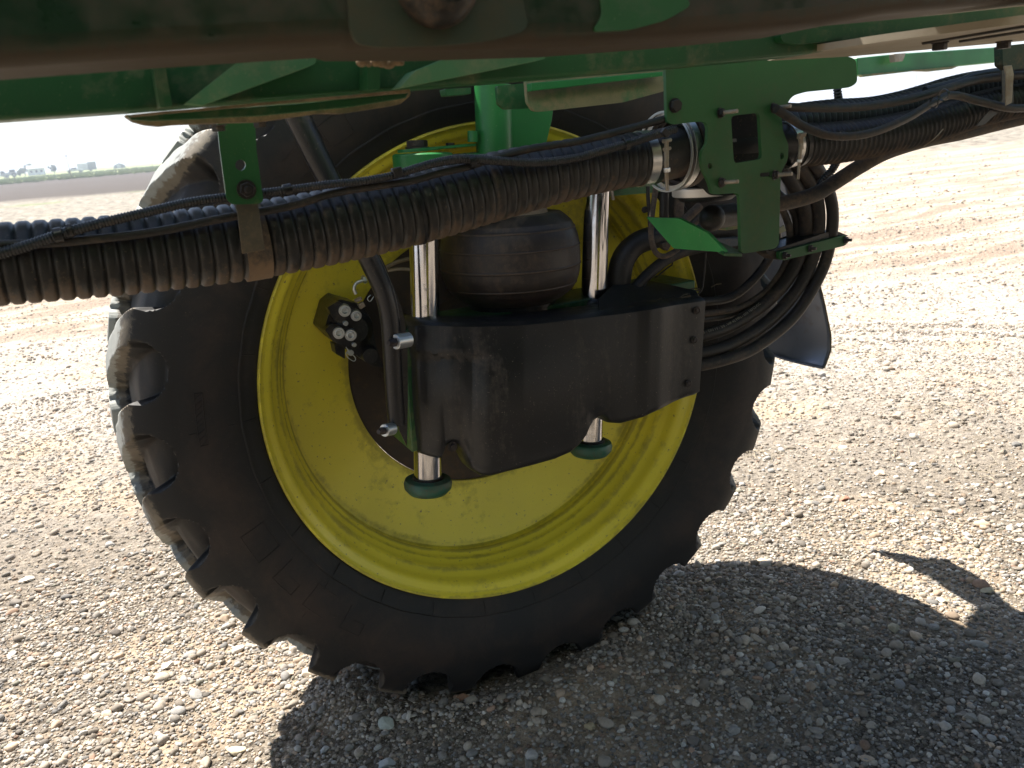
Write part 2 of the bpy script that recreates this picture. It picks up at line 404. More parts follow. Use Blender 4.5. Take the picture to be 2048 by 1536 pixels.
def ground_mat():
    m, t, b = nodes('gravel_and_dirt'); c = coord(t)
    dv = nd(t, 'ShaderNodeVectorMath', operation='SUBTRACT'); t.links.new(c, dv.inputs[0]); dv.inputs[1].default_value = (CAM.x, CAM.y, 0)
    dt = nd(t, 'ShaderNodeVectorMath', operation='DOT_PRODUCT'); t.links.new(dv.outputs[0], dt.inputs[0]); dt.inputs[1].default_value = tuple(_h)
    dl = nd(t, 'ShaderNodeVectorMath', operation='DOT_PRODUCT'); t.links.new(dv.outputs[0], dl.inputs[0]); dl.inputs[1].default_value = tuple(_r)
    q, lat = dt.outputs['Value'], dl.outputs['Value']
    big = noise(t, c, .35, 6, .6); mid = noise(t, c, 3.2, 8, .7); fine = noise(t, c, 45, 6, .75); vfine = noise(t, c, 190, 3, .7)
    gr = mix(t, ramp(t, fine, .38, .66), (.055, .044, .034), (.33, .275, .21))
    gr = mix(t, ramp(t, vfine, .56, .66), gr, (.42, .37, .31))
    gr = mix(t, ramp(t, mth(t, 'MULTIPLY', q, .1), .26, .52), gr, mix(t, ramp(t, noise(t, c, 28, 6, .8), .38, .62), (.22, .185, .145), (.58, .52, .45)))
    gr = mix(t, mth(t, 'MULTIPLY', ramp(t, noise(t, c, 1.1, 6, .65), .52, .62), .8), gr, mix(t, fine, (.34, .25, .165), (.56, .45, .33)))
    cr = coord(t, (.35, 2.2, 1)); ru = noise(t, cr, 1.2, 9, .74, 1.0)
    dirt = mix(t, ramp(t, fine, .35, .65), (.19, .135, .10), (.42, .335, .26))
    dirt = mix(t, ramp(t, ru, .46, .60), dirt, mix(t, fine, (.40, .34, .25), (.66, .60, .48)))
    qn = mth(t, 'ADD', q, mth(t, 'MULTIPLY', mth(t, 'SUBTRACT', big, .5), 9.0))
    gmix = ramp(t, mth(t, 'MULTIPLY', qn, .1), .60, .88)
    col = mix(t, gmix, gr, dirt)
    # field beyond: stubble, dark ploughed soil, green verge
    st = noise(t, coord(t, (1, 1, 1)), 2.2, 8, .8)
    stub = mix(t, ramp(t, st, .42, .6), (.10, .085, .07), (.42, .38, .31))
    stub = mix(t, mth(t, 'MULTIPLY', ramp(t, noise(t, c, .13, 4, .6), .60, .68), .6), stub, (.13, .22, .04))
    dark = mix(t, noise(t, coord(t, (.1, .6, 1)), .6, 6, .7), (.045, .038, .034), (.12, .10, .085))
    verge = mix(t, noise(t, c, .06, 6, .7), (.12, .20, .04), (.34, .32, .17))
    qf = mth(t, 'ADD', q, mth(t, 'MULTIPLY', mth(t, 'SUBTRACT', noise(t, c, .12, 4, .6), .5), 12.0))
    col = mix(t, ramp(t, mth(t, 'MULTIPLY', qf, .01), .24, .30), col, stub)
    col = mix(t, ramp(t, mth(t, 'MULTIPLY', qf, .01), .54, .62), col, dark)
    col = mix(t, ramp(t, mth(t, 'MULTIPLY', q, .001), .172, .182), col, verge)
    t.links.new(col, b.inputs['Base Color']); b.inputs['Roughness'].default_value = .95; b.inputs['Specular IOR Level'].default_value = .15
    vo = nd(t, 'ShaderNodeTexVoronoi'); vo.inputs['Scale'].default_value = 42; t.links.new(c, vo.inputs['Vector'])
    vo2 = nd(t, 'ShaderNodeTexVoronoi'); vo2.inputs['Scale'].default_value = 14; t.links.new(c, vo2.inputs['Vector'])
    hh = mth(t, 'ADD', mth(t, 'MULTIPLY', mth(t, 'SUBTRACT', 1.0, vo.outputs['Distance']), .5), mth(t, 'ADD', mth(t, 'MULTIPLY', fine, .6), mth(t, 'MULTIPLY', mth(t, 'SUBTRACT', 1.0, vo2.outputs['Distance']), .8)))
    hh = mth(t, 'ADD', hh, mth(t, 'MULTIPLY', mid, 3.0))
    bump(t, b, hh, 1.0, .016)
    return m

def make_ground():
    nr, na = 430, 420
    rr = np.concatenate([[0.0], .25*np.power(5200/.25, np.linspace(0, 1, nr))])
    # finer spacing inside the field of view
    a0 = math.atan2(_h.y, _h.x)
    tt = np.linspace(-1, 1, na, endpoint=False); ang = a0+math.pi*(0.35*tt+0.65*tt**3)
    X = CAM.x+rr[:, None]*np.cos(ang); Y = CAM.y+rr[:, None]*np.sin(ang); Z = hgt(X, Y)
    V = np.stack([X, Y, Z], -1).reshape(-1, 3)
    i = np.arange(nr)[:, None]*na; j = np.arange(na)[None]; j2 = (j+1) % na
    F = np.stack([i+j, i+na+j, i+na+j2, i+j2], -1).reshape(-1, 4)
    me = bpy.data.meshes.new('ground'); nmesh(me, V, F); me.shade_smooth(); me.materials.append(ground_mat())
    o = bpy.data.objects.new('ground', me); COL.objects.link(o); o['kind'] = 'structure'
    return o

def nmesh(me, V, F):
    V = np.ascontiguousarray(V, dtype=np.float32); F = np.ascontiguousarray(F, dtype=np.int32); k = F.shape[1]
    me.vertices.add(len(V)); me.vertices.foreach_set('co', V.ravel())
    me.loops.add(F.size); me.loops.foreach_set('vertex_index', F.ravel())
    me.polygons.add(len(F)); me.polygons.foreach_set('loop_start', np.arange(0, F.size, k, dtype=np.int32))
    try: me.polygons.foreach_set('loop_total', np.full(len(F), k, dtype=np.int32))
    except Exception: pass
    me.update(calc_edges=True)

make_ground()

def ico(sub):
    g = (1+5**.5)/2
    v = [(-1, g, 0), (1, g, 0), (-1, -g, 0), (1, -g, 0), (0, -1, g), (0, 1, g), (0, -1, -g), (0, 1, -g), (g, 0, -1), (g, 0, 1), (-g, 0, -1), (-g, 0, 1)]
    f = [(0, 11, 5), (0, 5, 1), (0, 1, 7), (0, 7, 10), (0, 10, 11), (1, 5, 9), (5, 11, 4), (11, 10, 2), (10, 7, 6), (7, 1, 8), (3, 9, 4), (3, 4, 2), (3, 2, 6), (3, 6, 8), (3, 8, 9), (4, 9, 5), (2, 4, 11), (6, 2, 10), (8, 6, 7), (9, 8, 1)]
    v = [np.array(p, float)/np.linalg.norm(p) for p in v]
    for _ in range(sub):
        cache = {}; nf = []
        def midp(a, b):
            k = (min(a, b), max(a, b))
            if k not in cache: q = v[a]+v[b]; v.append(q/np.linalg.norm(q)); cache[k] = len(v)-1
            return cache[k]
        for a, b, c in f:
            ab, bc, ca = midp(a, b), midp(b, c), midp(c, a); nf += [(a, ab, ca), (b, bc, ab), (c, ca, bc), (ab, bc, ca)]
        f = nf
    return np.array(v), np.array(f)

STONE_COLS = np.array([(.42, .36, .29), (.35, .295, .235), (.48, .43, .37), (.27, .24, .205), (.33, .31, .285), (.45, .34, .245), (.22, .19, .16), (.56, .53, .48), (.36, .24, .17), (.30, .28, .22)])
STONE_W = np.array([.2, .18, .13, .12, .12, .08, .08, .04, .02, .03])

def pebbles(X, Y, R, sub, jit, flat):
    "one closed little stone per position: squashed, dented, turned at random"
    V0, F0 = ico(sub); n = len(X); m = len(V0)
    # a few dent directions per stone
    V = np.repeat(V0[None], n, 0)
    for k in range(3 if sub else 0):
        d = rng.normal(size=(n, 1, 3)); d /= np.linalg.norm(d, axis=2, keepdims=True)
        dd = (V*d).sum(2, keepdims=True); lim = rng.uniform(.5, .8, (n, 1, 1))
        V = V-d*np.maximum(dd-lim, 0)*.9
    V = V*(1+rng.normal(size=(n, m, 1))*jit)
    S = np.stack([rng.uniform(.85, 1.35, n), rng.uniform(.7, 1.0, n), rng.uniform(.45, .8, n)], -1); V = V*S[:, None]
    a = rng.uniform(0, 6.283, n); tx = rng.normal(0, .35, n)
    ca, sa, ct, st = np.cos(a), np.sin(a), np.cos(tx), np.sin(tx)
    x, y, z = V[..., 0], V[..., 1], V[..., 2]
    y, z = y*ct[:, None]-z*st[:, None], y*st[:, None]+z*ct[:, None]
    x, y = x*ca[:, None]-y*sa[:, None], x*sa[:, None]+y*ca[:, None]
    W = np.stack([x, y, z], -1)*R[:, None, None]
    W[..., 0] += X[:, None]; W[..., 1] += Y[:, None]; W[..., 2] += (hgt(X, Y)+R*.22)[:, None]
    F = F0[None]+np.arange(n)[:, None, None]*m
    ci = rng.choice(len(STONE_COLS), n, p=STONE_W/STONE_W.sum())
    C = STONE_COLS[ci]*rng.uniform(.45, 1.3, (n, 1)); C = np.repeat(C[:, None], m, 1)
    return W.reshape(-1, 3), F.reshape(-1, 3), C.reshape(-1, 3)

def stone_mat():
    m, t, b = nodes('stone'); a = nd(t, 'ShaderNodeAttribute', attribute_name='tint'); c = coord(t)
    n1 = noise(t, c, 130, 5, .7); n2 = noise(t, c, 700, 3, .6)
    k = mth(t, 'ADD', .62, mth(t, 'MULTIPLY', n1, .8))
    vm = nd(t, 'ShaderNodeVectorMath', operation='SCALE'); t.links.new(a.outputs['Color'], vm.inputs[0]); t.links.new(k, vm.inputs['Scale'])
    t.links.new(vm.outputs[0], b.inputs['Base Color']); b.inputs['Roughness'].default_value = .85; b.inputs['Specular IOR Level'].default_value = .3
    bump(t, b, mth(t, 'ADD', n1, n2), .5, .0015); return m
M_stone = stone_mat()

def tint_mesh(me, C):
    ca = me.color_attributes.new('tint', 'FLOAT_COLOR', 'POINT')
    C4 = np.concatenate([C, np.ones((len(C), 1))], 1).astype(np.float32); ca.data.foreach_set('color', C4.ravel())

def scatter(name, n, d0, d1, med, sig, rmin, rmax, sub, jit, power=1.0, spread=46):
    u = rng.random(n); d = (d0**(2-power)+(d1**(2-power)-d0**(2-power))*u)**(1/(2-power)) if power != 2 else d0*(d1/d0)**u
    a0 = math.atan2(_h.y, _h.x); a = a0+np.radians(rng.uniform(-spread, spread, n))
    X = CAM.x+d*np.cos(a); Y = CAM.y+d*np.sin(a)
    R = np.clip(med*np.exp(rng.normal(0, sig, n)), rmin, rmax)
    # patchy: bare fines between drifts of stones
    pn = np.sin(X*2.3+Y*1.1)*np.sin(Y*2.9-X*.7+2)+.6*np.sin(X*5.3-Y*3.7)*np.sin(Y*6.1+X*2)
    bare = np.exp(-(((X+.02)/.20)**2+((Y-.02)/.13)**2)**2)
    keep = (rng.random(n) < .80+.22*pn) & (rng.random(n) > bare*.85)
    # nothing under the tyre
    keep &= ~((np.abs(X) < .30) & (Y > .05) & (Y < .34))
    X, Y, R = X[keep], Y[keep], R[keep]
    return pebbles(X, Y, R, sub, jit, False)

def make_gravel():
    parts = [scatter('a', 85000, .95, 3.2, .0042, .36, .0024, .008, 0, .10, 0.2),
             scatter('b', 23000, .95, 3.4, .0064, .40, .005, .020, 1, .05, 0.2),
             scatter('c', 65000, 3.0, 6.5, .0052, .42, .0035, .020, 0, .12, 0.4),
             scatter('d', 30000, 6.0, 13.0, .0075, .40, .006, .028, 0, .14, 0.8),
             scatter('f', 500, 1.2, 5.0, .014, .25, .011, .022, 2, .02, 0.4),
             scatter('e', 9000, 12.0, 28.0, .013, .4, .008, .06, 0, .16, 1.0)]
    off = 0; V = []; F = []; C = []
    for v, f, c in parts: V.append(v); F.append(f+off); C.append(c); off += len(v)
    V = np.concatenate(V); F = np.concatenate(F); C = np.concatenate(C)
    me = bpy.data.meshes.new('gravel'); nmesh(me, V, F); tint_mesh(me, C)
    me.materials.append(M_stone); me.shade_smooth()
    o = bpy.data.objects.new('gravel', me); COL.objects.link(o); o['kind'] = 'stuff'; o['label'] = 'loose tan and grey gravel covering the yard'; o['category'] = 'gravel'
    # flatter facets on the bigger stones
    return o
make_gravel()

# single stones one can pick out
def stone(px, py, rpx, col, label, flat=.6, seed=0, el=1.3):
    q = PZ(px, py, 0.0); R = rpx*mpx(q); r2 = np.random.default_rng(seed+50)
    V0, F0 = ico(3); V = V0.copy()
    for k in range(14):
        d = r2.normal(size=3); d /= np.linalg.norm(d); dd = V@d; V = V-np.outer(np.maximum(dd-r2.uniform(.45, .8), 0), d)*.96
    V *= np.array([el, .85, flat]); a = r2.uniform(0, 3.1); c, s = math.cos(a), math.sin(a)
    V = V@np.array([[c, s, 0], [-s, c, 0], [0, 0, 1]])*R
    me = bpy.data.meshes.new('stone'); nmesh(me, V, F0); tint_mesh(me, np.tile(np.array(col), (len(V), 1))); me.materials.append(M_stone)
    me.shade_smooth(); me.set_sharp_from_angle(angle=math.radians(24))
    o = bpy.data.objects.new('stone', me); COL.objects.link(o); z = float(hgt(np.array(q.x), np.array(q.y)))
    o.location = (q.x, q.y, z+R*flat*.45)
    tag(o, label, 'stone', 'larger stones lying in the gravel')
STONES = [
 (926, 1398, 16, (.36, .20, .12), 'reddish brown stone in the bare patch in front of the tyre contact'),
 (1786, 1266, 16, (.40, .35, .25), 'pale angular stone in the middle of the shade right of the tyre'),
 (1180, 1456, 17, (.38, .31, .19), 'tan rounded stone in the shade near the bottom edge, below the wheel'),
 (472, 1498, 18, (.50, .42, .29), 'tan stone in the sun at the bottom left beside the shadow edge'),
 (574, 1344, 17, (.52, .37, .28), 'pinkish stone in the sun just left of the tyre foot'),
 (618, 1346, 20, (.56, .46, .34), 'cream stone touching the lowest visible tyre lug on the sunny side'),
 (772, 1456, 18, (.40, .42, .36), 'pale greenish flat stone in the shade in front of the tyre'),
 (336, 1332, 15, (.62, .56, .48), 'whitish stone in the sun left of the tyre foot'),
 (1528, 1124, 12, (.44, .37, .28), 'small pale stone on the upper edge of the wheel shadow'),
 (984, 1318, 9, (.42, .36, .27), 'small wedge shaped stone against the tyre tread foot'),
 (648, 1503, 13, (.36, .36, .35), 'grey slab shaped stone in the shade near the left shadow edge'),
 (772, 1524, 18, (.36, .37, .37), 'flat grey slab stone at the bottom edge of the picture in the shade'),
 (54, 1165, 14, (.60, .54, .47), 'white stone in the sun near the left edge of the yard'),
 (1976, 1180, 15, (.42, .38, .27), 'greyish stone where the narrow shadow spike meets the wide shadow'),
 (1106, 1290, 12, (.40, .36, .30), 'grey rounded stone beside the tyre foot in the shade'),
 (1940, 1452, 16, (.34, .31, .26), 'dull brown stone in the shade at the lower right corner'),
 (1470, 1470, 14, (.34, .32, .29), 'dark grey stone in the shade midway along the bottom edge'),
 (1884, 1208, 15, (.62, .54, .42), 'sunlit cream stone in the bright notch between two shadows'),
 (1760, 952, 12, (.58, .47, .36), 'pinkish tan stone in the sun right of the tyre'),
 (1690, 1000, 13, (.36, .19, .13), 'dark red stone in the sun right of the tyre tread')]
for i, (x, y, r, c, l) in enumerate(STONES): stone(x, y, r, c, l, seed=i, flat=random.uniform(.45, .7), el=random.uniform(1.05, 1.4))

# dry straw bits
def make_straw():
    mb = MB()
    spots = [(40, 940, 60, 40), (100, 905, 60, 20), (1900, 850, 120, 40), (1970, 930, 60, 40), (1300, 560, 10, 5), (1850, 815, 90, 20), (60, 640, 50, 14), (1500, 910, 60, 10), (1820, 900, 200, 60), (150, 1000, 140, 60)]
    for (cx, cy, sx, sy) in spots:
        for k in range(16):
            q = PZ(cx+random.gauss(0, sx*.5), cy+random.gauss(0, sy*.5), 0.0)
            if q.y < .5 and abs(q.x) < .6: continue
            a = random.gauss(.3, .8); l = random.uniform(.015, .07); w = random.uniform(.0008, .0018)
            z = float(hgt(np.array(q.x), np.array(q.y)))+.012
            d = Vector((math.cos(a), math.sin(a), random.uniform(-.1, .1)))*l; mid = q+Vector((0, 0, z))
            tube(mb, [mid-d, mid+Vector((random.gauss(0, .004), random.gauss(0, .004), .004)), mid+d], w, 4, .03)
    m, t, b = nodes('dry_straw'); t.links.new(mix(t, noise(t, coord(t), 20, 3), (.25, .2, .13), (.5, .43, .31)), b.inputs['Base Color']); b.inputs['Roughness'].default_value = .8
    o = build('dry_straw', mb, m); o['kind'] = 'stuff'; o['label'] = 'bits of dry straw and root scattered on the gravel'; o['category'] = 'straw'
make_straw()

# ------------------------------------------------------------------ THE SPRAYER
S = empty('crop_sprayer', (0, .2, 0))
tag(S, 'green crop sprayer with black lugged tyre on yellow rim, hoses and boom overhead', 'crop sprayer')
def E_(name): 
    o = empty(name, (0, 0, 0), S); o.matrix_parent_inverse = Matrix.Translation((0, -.2, 0)); return o
def attach_all():
    for o in list(COL.objects):
        if o.parent == S and o.type == 'MESH': o.matrix_parent_inverse = Matrix.Translation((0, -.2, 0))

# ---- wheel
wheel = E_('wheel')
def make_tyre():
    NL = 27; pitch = 2*math.pi/NL; NA = NL*52
    env = [(.598, .016), (.612, .006), (.625, -.004), (.640, -.012), (.650, -.0165), (.653, -.0195), (.656, -.0205), (.659, -.0185), (.668, -.023), (.685, -.029), (.70, -.034), (.72, -.0385), (.745, -.0415), (.77, -.041), (.785, -.039)]
    knots = [(.785, -.039), (.81, -.0365), (.835, -.031), (.858, -.022), (.878, -.010), (.892, .008), (.899, .030), (.905, .07), (.911, .125), (.916, .185)]
    kc, _ = catmull([Vector((a, b, 0)) for a, b in knots], .0058); env += [(p.x, p.y) for p in kc[1:]]
    half = env; full = half+[(r, .38-v) for r, v in half[::-1][1:]]
    full = np.array(full); r = full[:, 0]; v = full[:, 1]; vv = np.where(v > .19, .38-v, v)
    # amount by which a pocket is cut
    tread = (vv > .02)
    amt = np.clip((r-.797)/.06, 0, 1)**.85
    br = r-(.044+.016*np.exp(-(np.maximum(vv, -.03)/.06)**2))*amt; bv = vv+.036*amt*(1-np.clip((vv+.02)/.08, 0, 1))
    bv = np.where(v > .19, .38-bv, bv)
    th = np.arange(NA)*2*math.pi/NA
    ph0 = math.radians(175.7); kk = math.radians(38)
    def sst(x, a, b): q = np.clip((x-a)/(b-a), 0, 1); return q*q*(3-2*q)
    TH, V2 = np.meshgrid(th, v, indexing='ij'); _, R2 = np.meshgrid(th, r, indexing='ij'); VV = np.minimum(V2, .38-V2)
    def lug(vd, off):
        tc = ph0+off+kk*np.maximum(vd+.02, 0)+.35*np.maximum(vd-.15, 0)
        d = (TH-tc+pitch/2) % pitch-pitch/2
        hw = math.radians(2.1)+math.radians(.7)*np.exp(-np.maximum(vd+.01, 0)/.05)
        m = 1-sst(np.abs(d), hw-.003, hw+.009)
        return m*(1-sst(vd, .205, .222))
    mt = np.maximum(lug(V2, 0), lug(.38-V2, pitch/2))
    # shoulder pocket, round-bottomed
    side_off = np.where(V2 > .19, pitch/2, 0)
    d = (TH-(ph0+side_off)+pitch/2) % pitch-pitch/2; pd = pitch/2-np.abs(d)          # distance from pocket centre
    el = np.sqrt((pd/math.radians(4.2))**2+(np.maximum(.868-R2, 0)/.060)**2); ms = sst(el, .92, 1.08)
    q = sst(R2, .866, .882); M = ms*(1-q)+mt*q
    wob = 1+.0012*np.sin(TH*37+V2*60)
    RR = (R2*M+br[None]*(1-M))*wob; YY = V2*M+bv[None]*(1-M)
    X = RR*np.cos(TH); Z = RR*np.sin(TH)+HUB
    Vx = np.stack([X, YY, Z], -1).reshape(-1, 3); n = len(r)
    i = np.arange(NA)[:, None]; i2 = (i+1) % NA; j = np.arange(n-1)[None]
    F = np.stack([i*n+j, i*n+j+1, i2*n+j+1, i2*n+j], -1).reshape(-1, 4)
    mb = MB()                                                # hair-thin mould lines on the sidewall
    for k in range(27):
        a = math.radians(175.7+13.333*k+3)
        for (ra, rb, va, vb) in ((.622, .655, -.004, -.0212),) + (((.67, .77, -.0245, -.0420),) if k % 3 == 0 else ()):
            p0 = Vector((math.cos(a)*ra, va, math.sin(a)*ra+HUB)); p1 = Vector((math.cos(a)*rb, vb, math.sin(a)*rb+HUB))
            tube(mb, [p0, (p0+p1)/2+Vector((0, -.0012 if ra < .65 else -.0040, 0)), p1], .0009, 4, .02)
    F = np.concatenate([F, np.array(mb.f)+len(Vx)]); Vx = np.concatenate([Vx, np.array(mb.v)])
    me = bpy.data.meshes.new('tyre'); nmesh(me, Vx, F); me.shade_smooth(); me.set_sharp_from_angle(angle=math.radians(50)); me.materials.append(M_tyre)
    o = bpy.data.objects.new('tyre', me); COL.objects.link(o); o.parent = wheel
make_tyre()
HC = Vector((0, 0, HUB))
def on_wall(r, a, up=.0010):
    v = float(np.interp(r, [.659, .668, .685, .70, .72, .745, .77, .785, .81], [-.0185, -.023, -.029, -.034, -.0385, -.0415, -.041, -.039, -.0355])); a = math.radians(a)
    return Vector((math.cos(a)*r, v-up, math.sin(a)*r+HUB))
for k, (a0, a1, r0, r1, kind) in enumerate(((199, 205, .685, .745, 0), (209, 214, .685, .745, 1), (217, 222, .685, .745, 2), (226, 230.5, .685, .745, 1), (172, 181, .735, .752, 3), (118, 123, .69, .745, 0), (127, 131, .69, .745, 2))):
    mb = MB(); C_ = {0: [(a0, r0), (a0, r1), (a1, r1), (a1, r0), (a0, r0)], 1: [(a0, r0), (a0, r1), (a1, r1), (a1, (r0+r1)/2), ((a0+a1)/2, (r0+r1)/2)], 2: [(a1, r1), (a0, r1), (a0, r0), (a1, r0)], 3: [(a0, r0), (a1, r0), (a1, r1), (a0, r1), (a0, r0)]}[kind]
    pts = []
    for (aa, ra), (ab, rb) in zip(C_, C_[1:]): pts += [on_wall(ra+(rb-ra)*q/6, aa+(ab-aa)*q/6) for q in range(6)]
    pts.append(on_wall(C_[-1][1], C_[-1][0])); 
    for p, q in zip(pts, pts[1:]): tube(mb, [p, q+(q-p)*.05], .0011, 5, .05)
    if kind == 3:
        for q in range(9): tube(mb, [on_wall(r0, a0+q), on_wall(r1, a0+q+1)], .0009, 4, .05)
    ob = build('sidewall_marking', mb, M_tyre, wheel)
mb = MB()
rimp = [(.597, .030), (.6125, .008), (.6150, .001), (.6135, -.0035), (.6095, -.004), (.6065, -.001), (.6035, .006), (.597, .011), (.589, .016), (.582, .022), (.5775, .032), (.5755, .043),
        (.5715, .052), (.562, .061), (.556, .070), (.5545, .080), (.5535, .090), (.5475, .097), (.5435, .104), (.5425, .112), (.5395, .119), (.5335, .124), (.5305, .131), (.5330, .139), (.5340, .147), (.530, .156)]
lathe(mb, HC, (0, 1, 0), rimp, 160)
lathe(mb, HC, (0, 1, 0), [(.530, .156), (.5345, .20), (.54, .30), (.57, .34), (.60, .372), (.612, .384), (.6, .36), (.575, .33)], 160)
build('rim', mb, M_yellow, wheel, smooth=50)
mb = MB(); lathe(mb, HC, (0, 1, 0), [(.5335, .158), (.518, .163), (.48, .172), (.42, .186), (.380, .197), (.357, .2015), (.353, .203), (.353, .216), (.40, .210), (.5335, .180)], 128); build('wheel_disc', mb, M_yellow, wheel, smooth=40)
mb = MB(); lathe(mb, HC, (0, 1, 0), [(0, .12), (.16, .12), (.175, .135), (.185, .19), (.24, .205), (.30, .2085), (.352, .2105), (.352, .23), (0, .24)], 96)
for k in range(10):
    a = 2*math.pi*k/10; hexbolt(mb, HC+Vector((math.cos(a)*.255, .206, math.sin(a)*.255)), (0, -1, 0), .016, .018, .022)
build('hub', mb, M_hub, wheel, smooth=40)

# ---- suspension : rods, arm, air spring, cover
susp = E_('wheel_suspension')
def rod(pxa, pya, pxb, pyb, v, r, name='shock_rod'):
    mb = MB(); a = P(pxa, pya, v); b = P(pxb, pyb, v); d = (a-b); L = d.length
    lathe(mb, b, d, [(0, 0), (r, 0), (r, L*.55), (r, L), (0, L)], 48)
    return build(name, mb, M_chrome, susp, smooth=50), a, b
r1, a1, b1 = rod(845, 330, 856, 965, -.1, .0325)
r2_, a2, b2 = rod(1196, 300, 1180, 890, -.1, .0315)
for b in (b1, b2):
    d = (a1-b1).normalized()
    mb = MB(); lathe(mb, b, d, [(0, -.030), (.030, -.030), (.046, -.024), (.056, -.012), (.0575, .0), (.054, .009), (.046, .013), (.038, .012), (.035, .006), (.0, .006)], 40)
    build('rod_cap', mb, M_cap, susp, smooth=40)
    mb = MB(); lathe(mb, b, d, [(.0335, .003), (.0365, .006), (.0375, .012), (.0335, .016)], 32); build('wiper_seal', mb, M_bolt, susp)
# rubber gaiters/rings where rods enter the arm
for (x, y) in ((850, 640), (1190, 590)):
    q = P(x, y+6, -.1); mb = MB(); lathe(mb, q, (0, 0, 1), [(.034, -.03), (.046, -.03), (.046, -.004), (.042, .003), (.034, .004)], 32); build('wiper_seal', mb, M_blackiron, susp)
# green swing arm (mostly behind the cover)
def zbox(x0, x1, y0, y1, z0, z1): return ((x0+x1)/2, (y0+y1)/2, (z0+z1)/2), ((x1-x0)/2, 0, 0), (0, (y1-y0)/2, 0), (0, 0, (z1-z0)/2)
ZT = P(870, 648, -.13).z-.004
mb = MB(); pts = [P(806, 650, -.125), P(824, 905, -.125), P(900, 880, -.125), P(1150, 815, -.125), P(1385, 745, -.125), P(1392, 612, -.125)]
pts[0].z = ZT; pts[-1].z = ZT
prism(mb, pts, Vector((0, .15, 0))); fixn(build('swing_arm', mb, M_green, susp, .003))
# air spring
cS = P(1030, 510, -.08); zb = P(1030, 612, -.08).z; zt = P(1040, 428, -.08).z
mpS = mpx(cS); H = zt-zb; cb = Vector((cS.x-.006, -.03, zb))
mb = MB(); Rm = 131*mpS
mpS *= 1.0; cb.x = P(1022, 510, -.03).x-.006; Rm = 138*mpx(cb)
prof = [(0, 0)]
for k in range(150):
    q = k/149; z = H*q
    rr = Rm*(1-abs(2*q-1)**2.8*(.33 if q < .5 else .20)-(.05 if q > .9 else 0)*((q-.9)/.1)-(.09*max(0, (.16-q)/.16)**1.5))
    for gq in (.22, .43, .64, .84):
        if abs(q-gq) < .008: rr += .0016
    prof.append((rr, z))
prof += [(0, H)]
lathe(mb, cb, (0.03, 0, 1), prof, 72); build('air_spring', mb, M_pad, susp, smooth=60)
mb = MB(); lathe(mb, cb, (0.03, 0, 1), [(0, -.035), (.098, -.035), (.104, -.028), (.106, -.004), (.110, .004), (.100, .012), (0, .012)], 64); build('spring_base', mb, M_black, susp, smooth=40)
mb = MB(); lathe(mb, cb, (0.03, 0, 1), [(0, H-.006), (.088, H-.006), (.096, H), (.094, H+.010), (.06, H+.018), (0, H+.02)], 64); build('spring_top_plate', mb, M_tan, susp, smooth=40)
mb = MB(); cyl(mb, cb+Vector((0, 0, H)), cb+Vector((.01, 0, H+.10)), .05, 40); build('spring_post', mb, M_green, susp)

